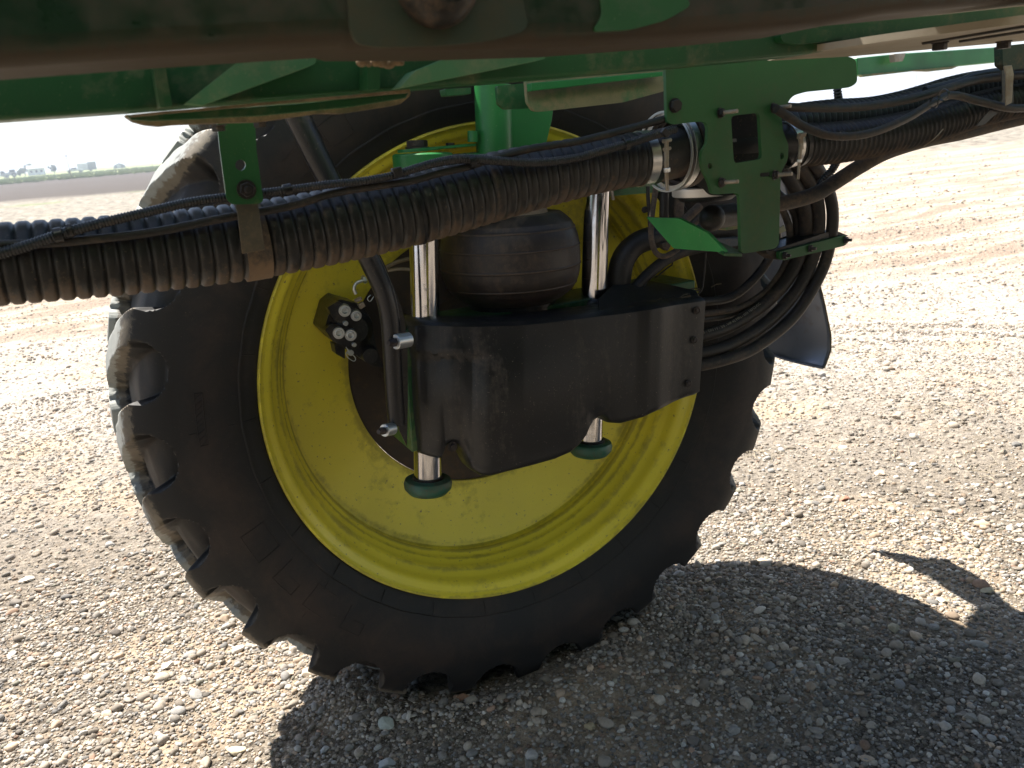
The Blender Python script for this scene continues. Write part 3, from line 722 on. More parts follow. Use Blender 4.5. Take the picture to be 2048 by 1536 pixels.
# black plastic cover
def make_cover():
    top = [(824, 655), (840, 652), (900, 655), (955, 656), (1044, 653), (1110, 646), (1181, 637), (1240, 630), (1297, 622), (1350, 612), (1408, 603)]
    bot = [(837, 897), (850, 902), (866, 907), (882, 910), (886, 900), (889, 889), (896, 883), (906, 880), (918, 883), (928, 889), (934, 900), (941, 918), (950, 935), (966, 944), (985, 945), (1010, 938), (1060, 926), (1110, 912), (1140, 899), (1158, 884), (1170, 868), (1178, 850), (1186, 836), (1197, 828), (1208, 824), (1215, 830), (1222, 838), (1245, 840), (1285, 829), (1320, 813), (1350, 797), (1373, 788), (1396, 782)]
    plan = [(824, -.135), (832, -.155), (850, -.172), (900, -.205), (955, -.225), (1044, -.245), (1150, -.255), (1240, -.262), (1275, -.266), (1300, -.275), (1322, -.275), (1345, -.262), (1365, -.256), (1396, -.255), (1408, -.253)]
    def ip(tab, x): return float(np.interp(x, [a[0] for a in tab], [a[1] for a in tab]))
    # bottom columns follow the traced edge; top columns are matched by fraction
    bx = []
    for a, b in zip(bot, bot[1:]):
        n = max(1, int((abs(b[0]-a[0])+abs(b[1]-a[1]))/6))
        for k in range(n): bx.append((a[0]+(b[0]-a[0])*k/n, a[1]+(b[1]-a[1])*k/n))
    bx.append(bot[-1]); n = len(bx)
    NR = 34; rows = []
    for i in range(n):
        X, Y = bx[i]; f = (X-837)/(1396-837); tx = 824+f*(1408-824); ty = ip(top, tx)
        v0 = ip(plan, tx); col = []
        # rolled top edge going back
        for k, (dv, dz) in enumerate(((.10, .010), (.05, .0095), (.022, .008), (.010, .0055), (.003, .0025))):
            q = P(tx, ty, v0); col.append(Vector((q.x, q.y+dv*(.6 if f > .9 else 1), q.z+dz-.002)))
        for k in range(NR+1):
            t = k/NR; x = tx+(X-tx)*t; y = ty+(Y-ty)*t
            bul = -.034*math.sin(math.pi*min(1, t*1.05))*math.exp(-((f-.28)/.33)**2)*(t**.5)
            step = 0.0
            if y > 706 and x < 975: step = .013*min(1, (y-706)/9)*min(1, max(0, (975-x)/30))
            # hollow by the two notches
            e1 = math.hypot((x-910)/34, (y-898)/26); e2 = math.hypot((x-1200)/30, (y-838)/24)
            no = .016*max(0, 1-e1)+.014*max(0, 1-e2)
            v = v0+bul+step+no; col.append(P(x, y, v))
        e = col[-1]
        for dv, dz in ((.004, -.004), (.014, -.008), (.03, -.009), (.075, -.008)):
            sgn = .25 if i in (0, n-1) else 1
            col.append(Vector((e.x, e.y+dv, e.z+dz*sgn)))
        rows.append(col)
    # left and right return flanges
    first = [Vector((p.x-.001, p.y+.010, p.z)) for p in rows[0]]; f2 = [Vector((p.x+.002, p.y+.03, p.z)) for p in rows[0]]
    rows = [f2, first]+rows
    last = [Vector((p.x+.002, p.y+.004, p.z)) for p in rows[-1]]; l2 = [Vector((p.x+.002, p.y+.02, p.z)) for p in rows[-1]]
    rows += [last, l2]
    m = len(rows[0]); mb = MB(); vs = [p for c in rows for p in c]; fs = []
    for i in range(len(rows)-1):
        for k in range(m-1): fs.append((i*m+k, i*m+k+1, (i+1)*m+k+1, (i+1)*m+k))
    mb.add(vs, fs); o = build('plastic_cover', mb, M_black, susp, smooth=48)
    so = o.modifiers.new('shell', 'SOLIDIFY'); so.thickness = .004; so.offset = 1
    return o
cover = make_cover()
for (x, y) in ((1394, 621), (1389, 680), (1377, 767)):
    mb = MB(); q = P(x, y, -.264); lathe(mb, q+Vector((0, .001, 0)), (0, -1, 0), [(.0095, 0), (.0095, .002), (.0075, .003), (.0065, .0015), (.0045, .0015), (.0045, .004), (0, .0045)], 20); build('cover_bolt', mb, M_bolt, susp)
q = P(905, 893, -.19); mb = MB(); hexbolt(mb, q, (0, -1, 0), .008, .008, .012); build('cover_bolt', mb, M_bolt, susp)
# grass/chaff lying on top of the cover
mb = MB()
for k in range(150):
    tx = random.choice((random.gauss(1290, 55), random.gauss(1180, 60), random.gauss(1345, 30))); ty = 603+random.uniform(-22, 8)-(tx-1200)*.09
    q = P(tx, ty, -.20+random.uniform(-.04, .06)); q.z = P(1280, 612, -.2).z+random.uniform(-.004, .010)+(.004 if tx > 1250 else 0)
    a = random.uniform(0, 6.3); d = Vector((math.cos(a), math.sin(a)*.6, random.gauss(0, .15)))*random.uniform(.004, .018)
    tube(mb, [q-d, q+Vector((0, 0, .003)), q+d], random.uniform(.0006, .0014), 4, .02)
build('chaff', mb, grime('chaff', (.10, .075, .045), .9, amt=.4, dust=(.22, .17, .1)), susp)['kind'] = 'stuff'
mb = MB(); prism(mb, [P(1195, 598, -.2), P(1225, 570, -.1), P(1300, 560, -.1), P(1392, 580, -.2), P(1404, 600, -.24), P(1200, 632, -.25)], Vector((0, 0, -.012)))
build('cover_top', mb, M_black, susp, .003)

# upper green yoke over the left rod, right arm
q = P(845, 300, -.1)
yoke = E_('upper_yoke')
top = P(845, 306, -.1); mb = MB()
lathe(mb, top, (0.05, 0, 1), [(.0, -.085), (.062, -.085), (.0655, -.08), (.0655, -.004), (.0625, 0), (.036, .0), (0, .0)], 48)
box(mb, top+Vector((.13, .03, -.045)), (.13, 0, -.0), (0, .06, 0), (0, 0, .036))
box(mb, top+Vector((.37, .05, -.085)), (.17, 0, 0), (0, .05, 0), (0, 0, .04))
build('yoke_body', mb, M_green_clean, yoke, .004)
mb = MB(); box(mb, top+Vector((.040, .005, .008)), (.075, 0, 0), (0, .036, 0), (0, 0, .003)); lathe(mb, top+Vector((-.008, 0, .004)), (0, 0, 1), [(0, 0), (.046, 0), (.046, .0065), (0, .0065)], 32)
build('keeper_plate', mb, M_green_clean, yoke, .001)
mb = MB(); hexbolt(mb, top+Vector((-.012, -.004, .0105)), (0.05, 0, 1), .023, .017, .026); build('yoke_bolt', mb, M_bolt, yoke)
mb = MB(); hexbolt(mb, P(901, 297, -.09), (0.05, 0, 1), .010, .012, .012); build('yoke_bolt', mb, M_bolt, yoke)
mb = MB(); lathe(mb, top+Vector((-.045, -.01, .0005)), (0, 0, 1), [(0, 0), (.008, 0), (.008, .0008), (0, .0008)], 16); build('grease_hole', mb, M_bolt, yoke)
# green cross member seen behind the hose at (1215..1300, 385)
mb = MB(); pts = [P(1212, 383, -.05), P(1300, 368, -.05), P(1420, 350, -.05), P(1420, 372, -.05), P(1300, 386, -.05), P(1216, 393, -.05)]
prism(mb, pts, Vector((0, .05, 0))); fixn(build('cross_member', mb, M_green, yoke, .002))
pxtube('brass_nipple', [(1223, 380, -.12), (1226, 400, -.12)], -.12, 3.4, M_stud, yoke)

# kingpin tube going up to the frame, gusset, tabs
kp = E_('kingpin_housing')
mb = MB(); a = P(985, 170, -.12); b = P(990, 345, -.12); cyl(mb, a, b, 37*mpx(a), 40); build('kingpin_tube', mb, M_green_clean, kp)
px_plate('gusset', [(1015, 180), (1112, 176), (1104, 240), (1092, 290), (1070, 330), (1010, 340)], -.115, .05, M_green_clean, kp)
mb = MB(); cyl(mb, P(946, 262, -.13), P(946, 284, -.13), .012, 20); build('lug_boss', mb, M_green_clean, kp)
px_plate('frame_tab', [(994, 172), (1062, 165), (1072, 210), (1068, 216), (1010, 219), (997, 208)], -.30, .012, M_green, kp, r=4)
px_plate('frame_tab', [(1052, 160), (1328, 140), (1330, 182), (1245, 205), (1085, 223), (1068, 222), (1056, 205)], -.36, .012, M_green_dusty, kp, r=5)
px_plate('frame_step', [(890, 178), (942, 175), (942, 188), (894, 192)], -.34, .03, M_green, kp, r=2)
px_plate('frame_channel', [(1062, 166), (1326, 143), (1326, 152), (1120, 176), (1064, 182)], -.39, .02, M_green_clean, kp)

# ---- black bent guide bar at the left of the cover with its spacers
gb = E_('guide_bar')
BAR = [(592, 225, -.16), (650, 345, -.17), (700, 440, -.18), (745, 532, -.185), (768, 585, -.19), (780, 640, -.19), (785, 720, -.19), (790, 800, -.19), (794, 848, -.19)]
pxtube('guide_tube', BAR, -.18, [26, 24, 22, 21, 20, 19.5, 18.5, 18, 17.5], M_blackiron, gb, n=20)
STR = [(700, 440), (745, 520), (765, 580), (788, 650), (796, 700), (797, 760), (798, 860), (814, 893), (816, 800), (815, 700), (810, 640), (793, 585), (768, 525), (722, 430)]
px_plate('guide_flat', STR, -.165, .006, M_blackiron, gb, r=3)
for (x, y, x2, y2, r) in ((786, 684, 818, 679, 15.5), (764, 861, 786, 857, 13)):
    mb = MB(); a = P(x+4, y, -.215); b = P(x2, y2, -.20); R = r*mpx(a); cyl(mb, a, b, R, 32, ch=.0015); build('spacer', mb, M_zinc, gb)
    mb = MB(); d = (a-b).normalized(); cyl(mb, a, a+d*.010, R*.62, 6); cyl(mb, a+d*.010, a+d*.018, R*.55, 20, R*.35); build('spacer_bolt', mb, M_bolt, gb)

# ---- hydraulic motor valve block
vb = E_('valve_block')
vv = .06
px_plate('block_body', [(662, 612), (680, 598), (724, 610), (742, 640), (752, 690), (768, 735), (748, 733), (700, 702), (676, 690), (648, 662)], vv, .12, M_blackiron, vb, r=4, bevel=.003)
px_plate('block_step', [(655, 615), (675, 603), (712, 618), (700, 655), (668, 640)], vv-.02, .03, M_blackiron, vb, r=3, bevel=.003)
px_plate('block_step', [(650, 660), (662, 648), (702, 656), (710, 688), (700, 698), (664, 680)], vv-.02, .03, M_blackiron, vb, r=3, bevel=.003)
px_plate('block_step', [(668, 688), (690, 690), (690, 718), (672, 708)], vv+.02, .04, M_blackiron, vb, r=2, bevel=.002)
mb = MB(); a = P(741, 712, vv-.03); cyl(mb, a, a+Vector((.01, .08, 0)), 15*mpx(a), 30, 22*mpx(a)); build('plug_cap', mb, M_black, vb)
mb = MB(); a = P(712, 660, vv-.012); lathe(mb, a, (0, 1, 0), [(0, 0), (.03, 0), (.045, .01), (.05, .03)], 30); build('motor_flange', mb, M_black, vb)
for (x, y, r) in ((690, 622, 12.5), (713, 632, 11), (678, 667, 12), (702, 671, 12)):
    a = P(x, y, vv-.028); R = r*mpx(a); mb = MB()
    lathe(mb, a, (.12, 1, .05), [(0, .007), (R*.38, .007), (R*.40, .0), (R*.46, -.001), (R*.60, -.001), (R*.66, .0015), (R*.94, .0015), (R, .003), (R, .02)], 30)
    build('socket_bolt', mb, M_zinc, vb, smooth=30)
for (x, y, r) in ((692, 647, 5), (709, 690, 4.5), (702, 706, 6)):
    a = P(x, y, vv-.03); R = r*mpx(a); mb = MB(); cyl(mb, a, a+Vector((0, .012, 0)), R, 18, ch=.0006); build('set_screw', mb, M_zinc, vb)
pxtube('spring_clip', [(692, 694), (696, 702), (692, 706), (695, 714), (706, 722), (711, 720), (709, 713), (700, 706), (695, 697)], vv-.034, .9, M_zinc, vb, n=6, step=.003)
pxtube('spring_clip', [(741, 590), (735, 597), (740, 603), (748, 592), (742, 602)], vv-.03, .9, M_zinc, vb, n=6, step=.003)
mb = MB(); a = P(713, 594, vv-.02); b = P(727, 618, vv-.02); x, y, w = basis(b-a); d = (b-a)/2
box(mb, a*.78+b*.22, d*.22, x*7*mpx(a), y*7*mpx(a)); box(mb, a*.32+b*.68, d*.38, x*6*mpx(a), y*6*mpx(a)); build('hose_fitting', mb, M_stud, vb, .001)
pxtube('elbow_fitting', [(712, 588), (708, 578), (712, 567), (722, 562), (728, 560)], vv-.02, 3.6, M_zinc, vb, n=12, step=.004)
mb = MB(); hexbolt(mb, P(724, 561, vv-.02), (1, 0, .3), .010, .010); build('fitting_nut', mb, M_zinc, vb)
# thin olive brake line arcing across the rim behind
pxtube('brake_line', [(748, 548), (775, 533), (800, 522), (830, 516), (870, 512)], .05, 4, grime('olive_line', (.13, .12, .07), .6), vb, n=10)
pxtube('brake_line', [(775, 541), (800, 538), (832, 540)], .06, 3.4, M_stud, vb, n=10)

# ---- big corrugated duct at the left
duct = E_('corrugated_duct')
HV = -.57
HP = [(-180, 547), (0, 529), (150, 518), (300, 505), (500, 482), (700, 446), (850, 411), (1000, 371), (1100, 348), (1200, 328), (1300, 316)]
HW = [88, 82.5, 81, 79.5, 77, 74.5, 72, 67.5, 62, 56.5, 51.5]
info = []
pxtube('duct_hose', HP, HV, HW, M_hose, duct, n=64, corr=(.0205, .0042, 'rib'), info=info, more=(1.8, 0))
hc, hN, hB, hR = info
def band_on(px, w, extra, mat, name, parent, th=.0016):
    "strap ring round the big duct where it passes pixel column px"
    best = min(range(len(hc)), key=lambda i: abs(projx(hc[i])-px)); c = hc[best]; T = (hc[min(best+1, len(hc)-1)]-hc[max(best-1, 0)]).normalized()
    R = max(hR[max(0, best-8):best+8])+extra; mb = MB()
    lathe(mb, c-T*w/2, T, [(R-th, 0), (R, 0), (R, w), (R-th, w)], 72, closed=True); return build(name, mb, mat, parent, smooth=30), c, T, R
def projx(p): d = p-CAM; return 1024+FPX*d.dot(RT)/d.dot(FW)
def projy(p): d = p-CAM; return 768-FPX*d.dot(UP)/d.dot(FW)
band_on(503, .036, .0015, grime('dusty_strap', (.05, .043, .035), .55, amt=.6, dust=(.26, .17, .10), low=.15), 'hose_strap', duct, .002)
band_on(1285, .019, .0018, M_steel, 'hose_clamp', duct)
band_on(1318, .012, .001, M_blackiron, 'hose_clamp', duct)
# collar pieces right of the clamp
def ring_at(px, py, v, Rpx, w, th, mat, name, parent, ax=(1, .05, .02), n=64):
    c = P(px, py, v); R = Rpx*mpx(c); mb = MB(); a = Vector(ax).normalized(); lathe(mb, c-a*w/2, a, [(R-th, 0), (R, 0), (R, w), (R-th, w)], n, closed=True); return build(name, mb, mat, parent, smooth=30)
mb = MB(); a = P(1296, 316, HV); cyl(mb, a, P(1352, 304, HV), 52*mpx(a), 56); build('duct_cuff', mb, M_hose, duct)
mb = MB(); a = P(1345, 303, HV+.01); cyl(mb, a, P(1420, 292, HV+.03), 50*mpx(a), 56); cyl(mb, P(1400, 296, HV+.02), P(1590, 285, HV+.02), 46*mpx(a), 40); build('duct_coupler', mb, M_black, duct)
vc = E_('v_band_clamp')
ring_at(1345, 302, HV+.015, 78, .014, .010, M_steel, 'clamp_ring', vc, ax=(1, .12, .02))
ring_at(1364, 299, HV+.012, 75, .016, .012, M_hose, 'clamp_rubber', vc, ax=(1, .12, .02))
ring_at(1330, 304, HV+.02, 79, .003, .004, M_zinc, 'clamp_wire', vc, ax=(1, .12, .02))
# toggle and T-bolt of the clamp
def toggle(x, y, v, s, parent):
    mb = MB(); a = P(x, y, v); m = mpx(a)*s
    X = Vector((m, 0, 0)); Zz = Vector((0.1*m, 0, m)); Yv = Vector((0, m, 0))
    box(mb, a+X*4-Zz*(-4), X*8+Zz*-6, Yv*5, X*4+Zz*5); build('toggle_lever', mb, M_blackiron, parent, .001)
    mb = MB(); cyl(mb, a+X*2-Zz*13+Yv*3, a+X*22-Zz*11+Yv*3, m*4.0, 16); cyl(mb, a+X*3-Zz*30, a+X*20-Zz*28, m*3.4, 16); box(mb, a+X*9-Zz*21, X*4, Yv*3, Zz*11); build('toggle_latch', mb, M_stud, parent, .0006)
    mb = MB(); cyl(mb, a+X*9-Zz*24, a+X*12-Zz*70, m*5.4, 14, m*5); build('t_bolt_barrel', mb, M_stud, parent)
    mb = MB(); hexbolt(mb, a+X*12-Zz*66, (0.08, 0, -1), m*7.5, m*11); build('t_bolt_nut', mb, M_zinc, parent)
    pxx = projx(a+X*12-Zz*76); pyy = projy(a+X*12-Zz*76)
    mb = MB(); cyl(mb, a+X*12-Zz*74, a+X*17-Zz*116, m*4.2, 12, m*3.6); build('t_bolt_stud', mb, M_stud, parent)
toggle(1327, 270, -.665, .95, vc)

# looms and small smooth hose draped over the duct
lm = E_('hose_bundle')
LV = HV-.062
LOOM = [(-60, 520), (0, 507), (60, 490), (140, 463), (200, 447), (280, 428), (380, 405), (460, 394), (540, 385), (600, 377), (660, 369), (720, 363), (782, 352), (831, 337), (880, 324), (928, 318), (1002, 322), (1075, 325), (1148, 317), (1200, 303), (1260, 286), (1300, 273), (1350, 258)]
LR = [13, 12.5, 12, 12, 11, 10.5, 10, 9.5, 9.5, 9, 8.6, 8.6, 8.6, 9, 9.6, 10, 9.6, 9, 8.6, 8.6, 9, 9, 9]
pxtube('split_loom', [(x, y, LV-.004) for x, y in LOOM], LV, LR, M_loom, lm, n=18, corr=(.0042, .0012, 'sin'), more=(1.8, 0))
SM = [(-60, 492), (0, 489), (90, 487), (171, 480), (308, 464), (444, 437), (581, 412), (660, 388), (720, 377), (782, 368), (830, 360), (880, 346), (941, 332), (977, 320), (1050, 300), (1110, 290), (1160, 282), (1260, 257), (1329, 238), (1380, 225)]
pxtube('rubber_line', [(x, y, LV+.004) for x, y in SM], LV, [9, 9, 9, 8.8, 8.6, 8.4, 8, 7.8, 7.6, 7.6, 7.6, 7.6, 7.6, 7.4, 7.4, 7.2, 7.2, 7.6, 7.6, 7.6], M_rubber, lm, n=16, more=(1.8, 0))
def wrap(px, py, v, r, w, parent=lm, mat=None, tilt=(1, 0, .1)):
    c = P(px, py, v); R = r*mpx(c); mb = MB(); a = Vector(tilt).normalized(); lathe(mb, c-a*w/2, a, [(R-.001, 0), (R, .0003), (R, w-.0003), (R-.001, w)], 18, closed=True); return build('cable_tie', mb, mat or M_blackiron, parent)
for (x, y, r, w) in ((117, 470, 15, .010), (575, 380, 12, .012), (942, 323, 14, .009), (1252, 288, 12, .010), (140, 461, 14, .006)): wrap(x, y, LV-.004, r, w)
mb = MB(); a = P(794, 345, LV-.008); box(mb, a, (.0075, 0, .001), (0, .006, 0), (-.001, 0, .0075)); build('tie_head', mb, M_blackiron, lm, .0015)
# the tie's band going round the duct
best = min(range(len(hc)), key=lambda i: abs(projx(hc[i])-822)); Tt = (hc[best+2]-hc[best-2]).normalized(); mb = MB(); Rr = max(hR[best-8:best+8])+.0012
lathe(mb, hc[best]-Tt*.003, (Tt+Vector((0, .0, .06))), [(Rr-.001, 0), (Rr, 0), (Rr, .0058), (Rr-.001, .0058)], 72, closed=True); build('cable_tie', mb, M_blackiron, lm)

# strap hanger plate (green) and its bolts
hg = E_('duct_hanger')
px_plate('hanger_plate', [(432, 225, 0), (509, 222, 0), (513, 300, 0), (527, 401, 9), (519, 408, 6), (464, 409, 9), (453, 398, 8), (440, 300, 0)], -.655, .006, M_green, hg, r=1, holes=[[(481+10.5*math.cos(a), 330+11*math.sin(a)) for a in np.linspace(0, 6.283, 19)[:-1]]])
mb = MB(); hexbolt(mb, P(493, 379, -.655), (0, -1, 0), .0105, .009, .0135, .006, .005); build('hanger_bolt', mb, M_bolt, hg)
px_plate('hanger_strap', [(470, 409), (516, 405), (519, 425), (530, 500), (484, 508), (475, 430)], -.648, .002, M_strap, hg)
for (x, y) in ((436, 256), (519, 248)):
    mb = MB(); hexbolt(mb, P(x, y-6, -.70), (0, 0, -1), .009, .008, .011); build('hanger_bolt', mb, M_bolt, hg)

# ---- main green hose bracket
br = E_('hose_bracket'); BV = -.64
OUT = [(1331, 118), (1440, 108), (1560, 98), (1640, 108), (1694, 112, 8), (1712, 119, 8), (1715, 165, 8), (1700, 175, 8), (1610, 184, 12), (1584, 192, 10), (1571, 214, 6), (1563, 232, 4), (1566, 262, 3), (1577, 290, 5), (1576, 318, 6), (1562, 345, 6), (1560, 400, 2), (1558, 488, 6), (1551, 497, 6), (1489, 507, 2), (1482, 504, 3), (1480, 420), (1479, 392, 8), (1473, 386, 6), (1432, 389, 3), (1424, 386, 5), (1419, 366, 8), (1404, 336, 8), (1402, 306, 8), (1414, 288, 8), (1416, 256, 6), (1412, 245, 6), (1400, 243, 6), (1345, 249, 8), (1334, 244, 6)]
HOLES = [rnd([(1462, 232), (1519, 225), (1524, 318), (1468, 327)], 9)]
HOLES += [[(cx+rx*math.cos(a), cy+ry*math.sin(a)) for a in np.linspace(0, 6.283, 17)[:-1]] for cx, cy, rx, ry in ((1420, 332, 4.5, 6.5), (1564, 312, 4, 6.5))]
HOLES += [rnd([(1520, 346), (1545, 344), (1545, 352), (1520, 354)], 3)]
px_plate('bracket_plate', OUT, BV, .008, M_green_bracket, br, r=1.5, holes=HOLES, bevel=.0012)
# left return lip of the plate, turned back
# lower tab, bent round toward the wheel
A = [P(1452, 505, BV+.004), P(1415, 464, BV+.075), P(1358, 432, BV+.155), P(1299, 431, BV+.215), P(1292, 435, BV+.22), P(1348, 498, BV+.15)]
mb = MB(); nrm = (A[2]-A[0]).cross(A[5]-A[0]).normalized(); nrm = nrm if nrm.dot(CAM-A[0]) < 0 else -nrm
for i in range(1, 5):   # flatten onto one plane
    pass
pn0 = (A[3]-A[0]).cross(A[5]-A[0]).normalized()
def onpl(x, y): d = ray(x, y); return CAM+d*((A[0]-CAM).dot(pn0)/d.dot(pn0))
TAB = rnd([(1452, 505), (1415, 466), (1358, 437), (1301, 436), (1292, 434), (1347, 497)], 3)
th = pn0*.007; th = th if th.dot(CAM-A[0]) < 0 else -th
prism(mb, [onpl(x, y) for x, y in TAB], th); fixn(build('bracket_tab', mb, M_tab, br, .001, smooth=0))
mb = MB(); prism(mb, [P(1484, 507, BV), P(1448, 506, BV), P(1436, 500, BV+.03), P(1418, 470, BV+.078), P(1432, 480, BV+.075), P(1478, 500, BV+.04)], Vector((0, 0, -.006))); fixn(build('bracket_web', mb, M_green, br, .001))
for (x, y, L) in ((1440, 226, .020), (1546, 216, .020), (1442, 365, .021), (1549, 350, .020)):
    mb = MB(); c = P(x, y, BV); hexbolt(mb, c, (.35, -1, 0), .0075, .008, .0095); build('stud_nut', mb, M_bolt, br)
    mb = MB(); c2 = c+Vector((.003, -.006, 0)); cyl(mb, c2, c2+Vector((.010, -.026, .001)), .0036, 14, ch=.0004); build('stud', mb, M_stud, br)
mb = MB(); hexbolt(mb, P(1349, 211, BV), (0, -1, 0), .011, .009, .0125); build('bracket_bolt', mb, M_bolt, br)
# housing behind the bracket (dark) with a small grey sticker
px_plate('filter_housing', [(1425, 205), (1555, 190), (1572, 330), (1550, 385), (1440, 392), (1408, 330)], BV+.05, .10, grime('dark_housing', (.010, .010, .010), .7, amt=.15), br, r=8, bevel=.006)
px_plate('sticker', [(1459, 278), (1473, 277), (1474, 291), (1460, 294)], BV+.048, .001, grime('grey_sticker', (.33, .32, .30), .6, amt=.1), br, r=2, bevel=0)

# clamp ring under the bracket, valve cup, ball
fl = E_('filter_bowl')
c = P(1412, 380, -.50); m_ = mpx(c)
mb = MB(); lathe(mb, c, (0, 0, 1), [(60*m_, -9*m_), (66*m_, -9*m_), (67*m_, -7*m_), (67*m_, 7*m_), (65*m_, 9*m_), (60*m_, 9*m_)], 72, closed=True); build('bowl_clamp', mb, M_band, fl, smooth=30)
mb = MB(); lathe(mb, c, (0, 0, 1), [(0, -20*m_), (50*m_, -20*m_), (58*m_, -14*m_), (62*m_, -4*m_), (62*m_, 10*m_), (52*m_, 16*m_), (30*m_, 22*m_), (30*m_, 50*m_), (0, 50*m_)], 64); build('bowl_body', mb, M_black, fl, smooth=35)
mb = MB(); lathe(mb, c, (0, 0, 1), [(48*m_, 14*m_), (56*m_, 12*m_), (57*m_, 15*m_), (48*m_, 17*m_)], 64, closed=True); build('bowl_rim', mb, M_steel, fl)
mb = MB(); c2 = P(1424, 436, -.48)
prof = [(0, -27*m_)]+[(27*m_*math.cos(a), 27*m_*math.sin(a)) for a in np.linspace(-1.4, 1.4, 14)]+[(0, 27*m_)]
lathe(mb, c2, (1, .3, 0), prof, 40); cyl(mb, c2+Vector((.01, .003, 0)), c2+Vector((.075, .02, -.002)), 24*m_, 36); build('ball_valve', mb, M_rubber, fl, smooth=40)
px_plate('valve_tail', [(1440, 452), (1500, 446), (1500, 455), (1452, 461), (1442, 458)], -.42, .03, M_green_dusty, fl, bevel=.002)
px_plate('blue_bar', [(1420, 478), (1500, 476), (1500, 490), (1432, 495)], -.30, .03, grime('blue_grey_steel', (.045, .06, .075), .5, amt=.3), fl)

# vertical hoses between the duct and the tab
mh = E_('middle_hoses')
pxtube('steel_hose', [(1312, 372), (1308, 400), (1303, 440), (1302, 470), (1307, 497), (1318, 511), (1333, 512), (1346, 505), (1356, 498)], -.25, 5.6, M_rubber_tan, mh, n=14)
pxtube('rubber_hose', [(1330, 372), (1328, 400), (1328, 440), (1335, 470)], -.22, 9, M_rubber, mh)
pxtube('rubber_hose', [(1297, 350), (1296, 390), (1299, 430), (1300, 452)], -.18, 4, M_rubber, mh)
pxtube('rubber_hose', [(1348, 376), (1345, 410), (1348, 450), (1360, 490)], -.20, 9, M_rubber, mh)
pxtube('rubber_hose', [(1360, 395), (1358, 430), (1372, 460), (1400, 480)], -.24, 10, M_rubber_tan, mh)
pxtube('rubber_hose', [(1400, 412), (1380, 430), (1362, 448), (1340, 470)], -.30, 9, M_rubber_tan, mh)
pxtube('rubber_hose', [(1405, 430), (1388, 445), (1368, 462)], -.26, 7, M_rubber_tan, mh)
px_plate('fitting_block', [(1322, 488), (1334, 483), (1342, 492), (1336, 502), (1330, 498)], -.16, .02, M_rubber_tan, mh)
pxtube('elbow_hose', [(1238, 610), (1238, 560), (1246, 520), (1270, 490), (1310, 474), (1370, 465), (1440, 462), (1520, 470)], -.08, [24, 24, 24, 23, 23, 22, 22, 22], M_rubber, mh, n=24)
pxtube('steering_link', [(1268, 578), (1300, 545), (1345, 512), (1400, 494), (1470, 484)], -.12, [11, 11.5, 11.5, 12, 12], M_rubber, mh, n=20)
pxtube('sensor_wire', [(1412, 505), (1410, 530), (1407, 560), (1404, 580), (1396, 588)], -.20, 1.6, M_rubber, mh, n=8)
mb = MB(); hexbolt(mb, P(1293, 419, -.20), (-1, -.3, 0), .008, .01); build('hose_nut', mb, M_bolt, mh)
pxtube('twig', [(1310, 556), (1335, 536), (1346, 528), (1345, 522)], -.05, 1.6, M_rubber, mh, n=6)

# ---- bundle of hydraulic hoses looping down to the cover
hb = E_('hydraulic_hoses')
b1i = []; b3i = []
pxtube('hydraulic_hose', [(1560, 250, -.30), (1608, 300, -.28), (1648, 360, -.26), (1665, 420, -.24), (1659, 490, -.22), (1637, 555, -.21), (1585, 635, -.2), (1510, 695, -.2), (1450, 719, -.2), (1380, 735, -.19)], -.2, [13, 13, 12.5, 12, 12, 12, 12, 12, 12, 12], M_rubber, hb, n=20)
pxtube('hydraulic_hose', [(1540, 270, -.28), (1590, 320, -.26), (1625, 375, -.24), (1637, 430, -.22), (1630, 500, -.20), (1600, 570, -.19), (1545, 635, -.18), (1480, 680, -.18), (1430, 700, -.18), (1370, 712, -.17)], -.18, [13, 14, 14, 13.5, 13, 13, 13, 13, 13, 13], M_rubber, hb, n=20)
pxtube('hydraulic_hose', [(1530, 300, -.26), (1575, 350, -.24), (1602, 400, -.22), (1612, 445, -.20), (1604, 500, -.18), (1573, 560, -.17), (1525, 610, -.16), (1465, 650, -.16), (1420, 667, -.16), (1370, 678, -.15)], -.16, [14, 15, 15, 14, 14, 14, 13.5, 13, 13, 13], M_rubber, hb, n=20, info=b3i)
pxtube('hydraulic_hose', [(1555, 385, -.2), (1580, 410, -.19), (1592, 440, -.18), (1592, 480, -.17), (1580, 530, -.15), (1550, 580, -.14), (1510, 610, -.14), (1450, 632, -.13), (1380, 640, -.13)], -.14, [8, 8, 8, 8, 7, 7, 7, 7, 7], M_rubber, hb, n=16)
pxtube('hydraulic_hose', [(1550, 400, -.2), (1570, 430, -.19), (1580, 470, -.18), (1573, 520, -.16), (1552, 560, -.15), (1520, 592, -.15), (1470, 618, -.14), (1390, 630, -.14)], -.14, [7, 7, 7, 7, 7, 7, 6.5, 6], M_rubber_tan, hb, n=16)
pxtube('hydraulic_hose', [(1545, 440, -.16), (1552, 480, -.14), (1530, 530, -.12), (1490, 575, -.11), (1450, 598, -.1), (1380, 605, -.1)], -.12, [10, 10, 9, 9, 9, 9], M_rubber, hb, n=16)
px_plate('hose_tape', [(1556, 458), (1568, 450), (1573, 462), (1558, 468)], -.25, .004, grime('pale_tape', (.32, .33, .22), .7, amt=.2), hb)
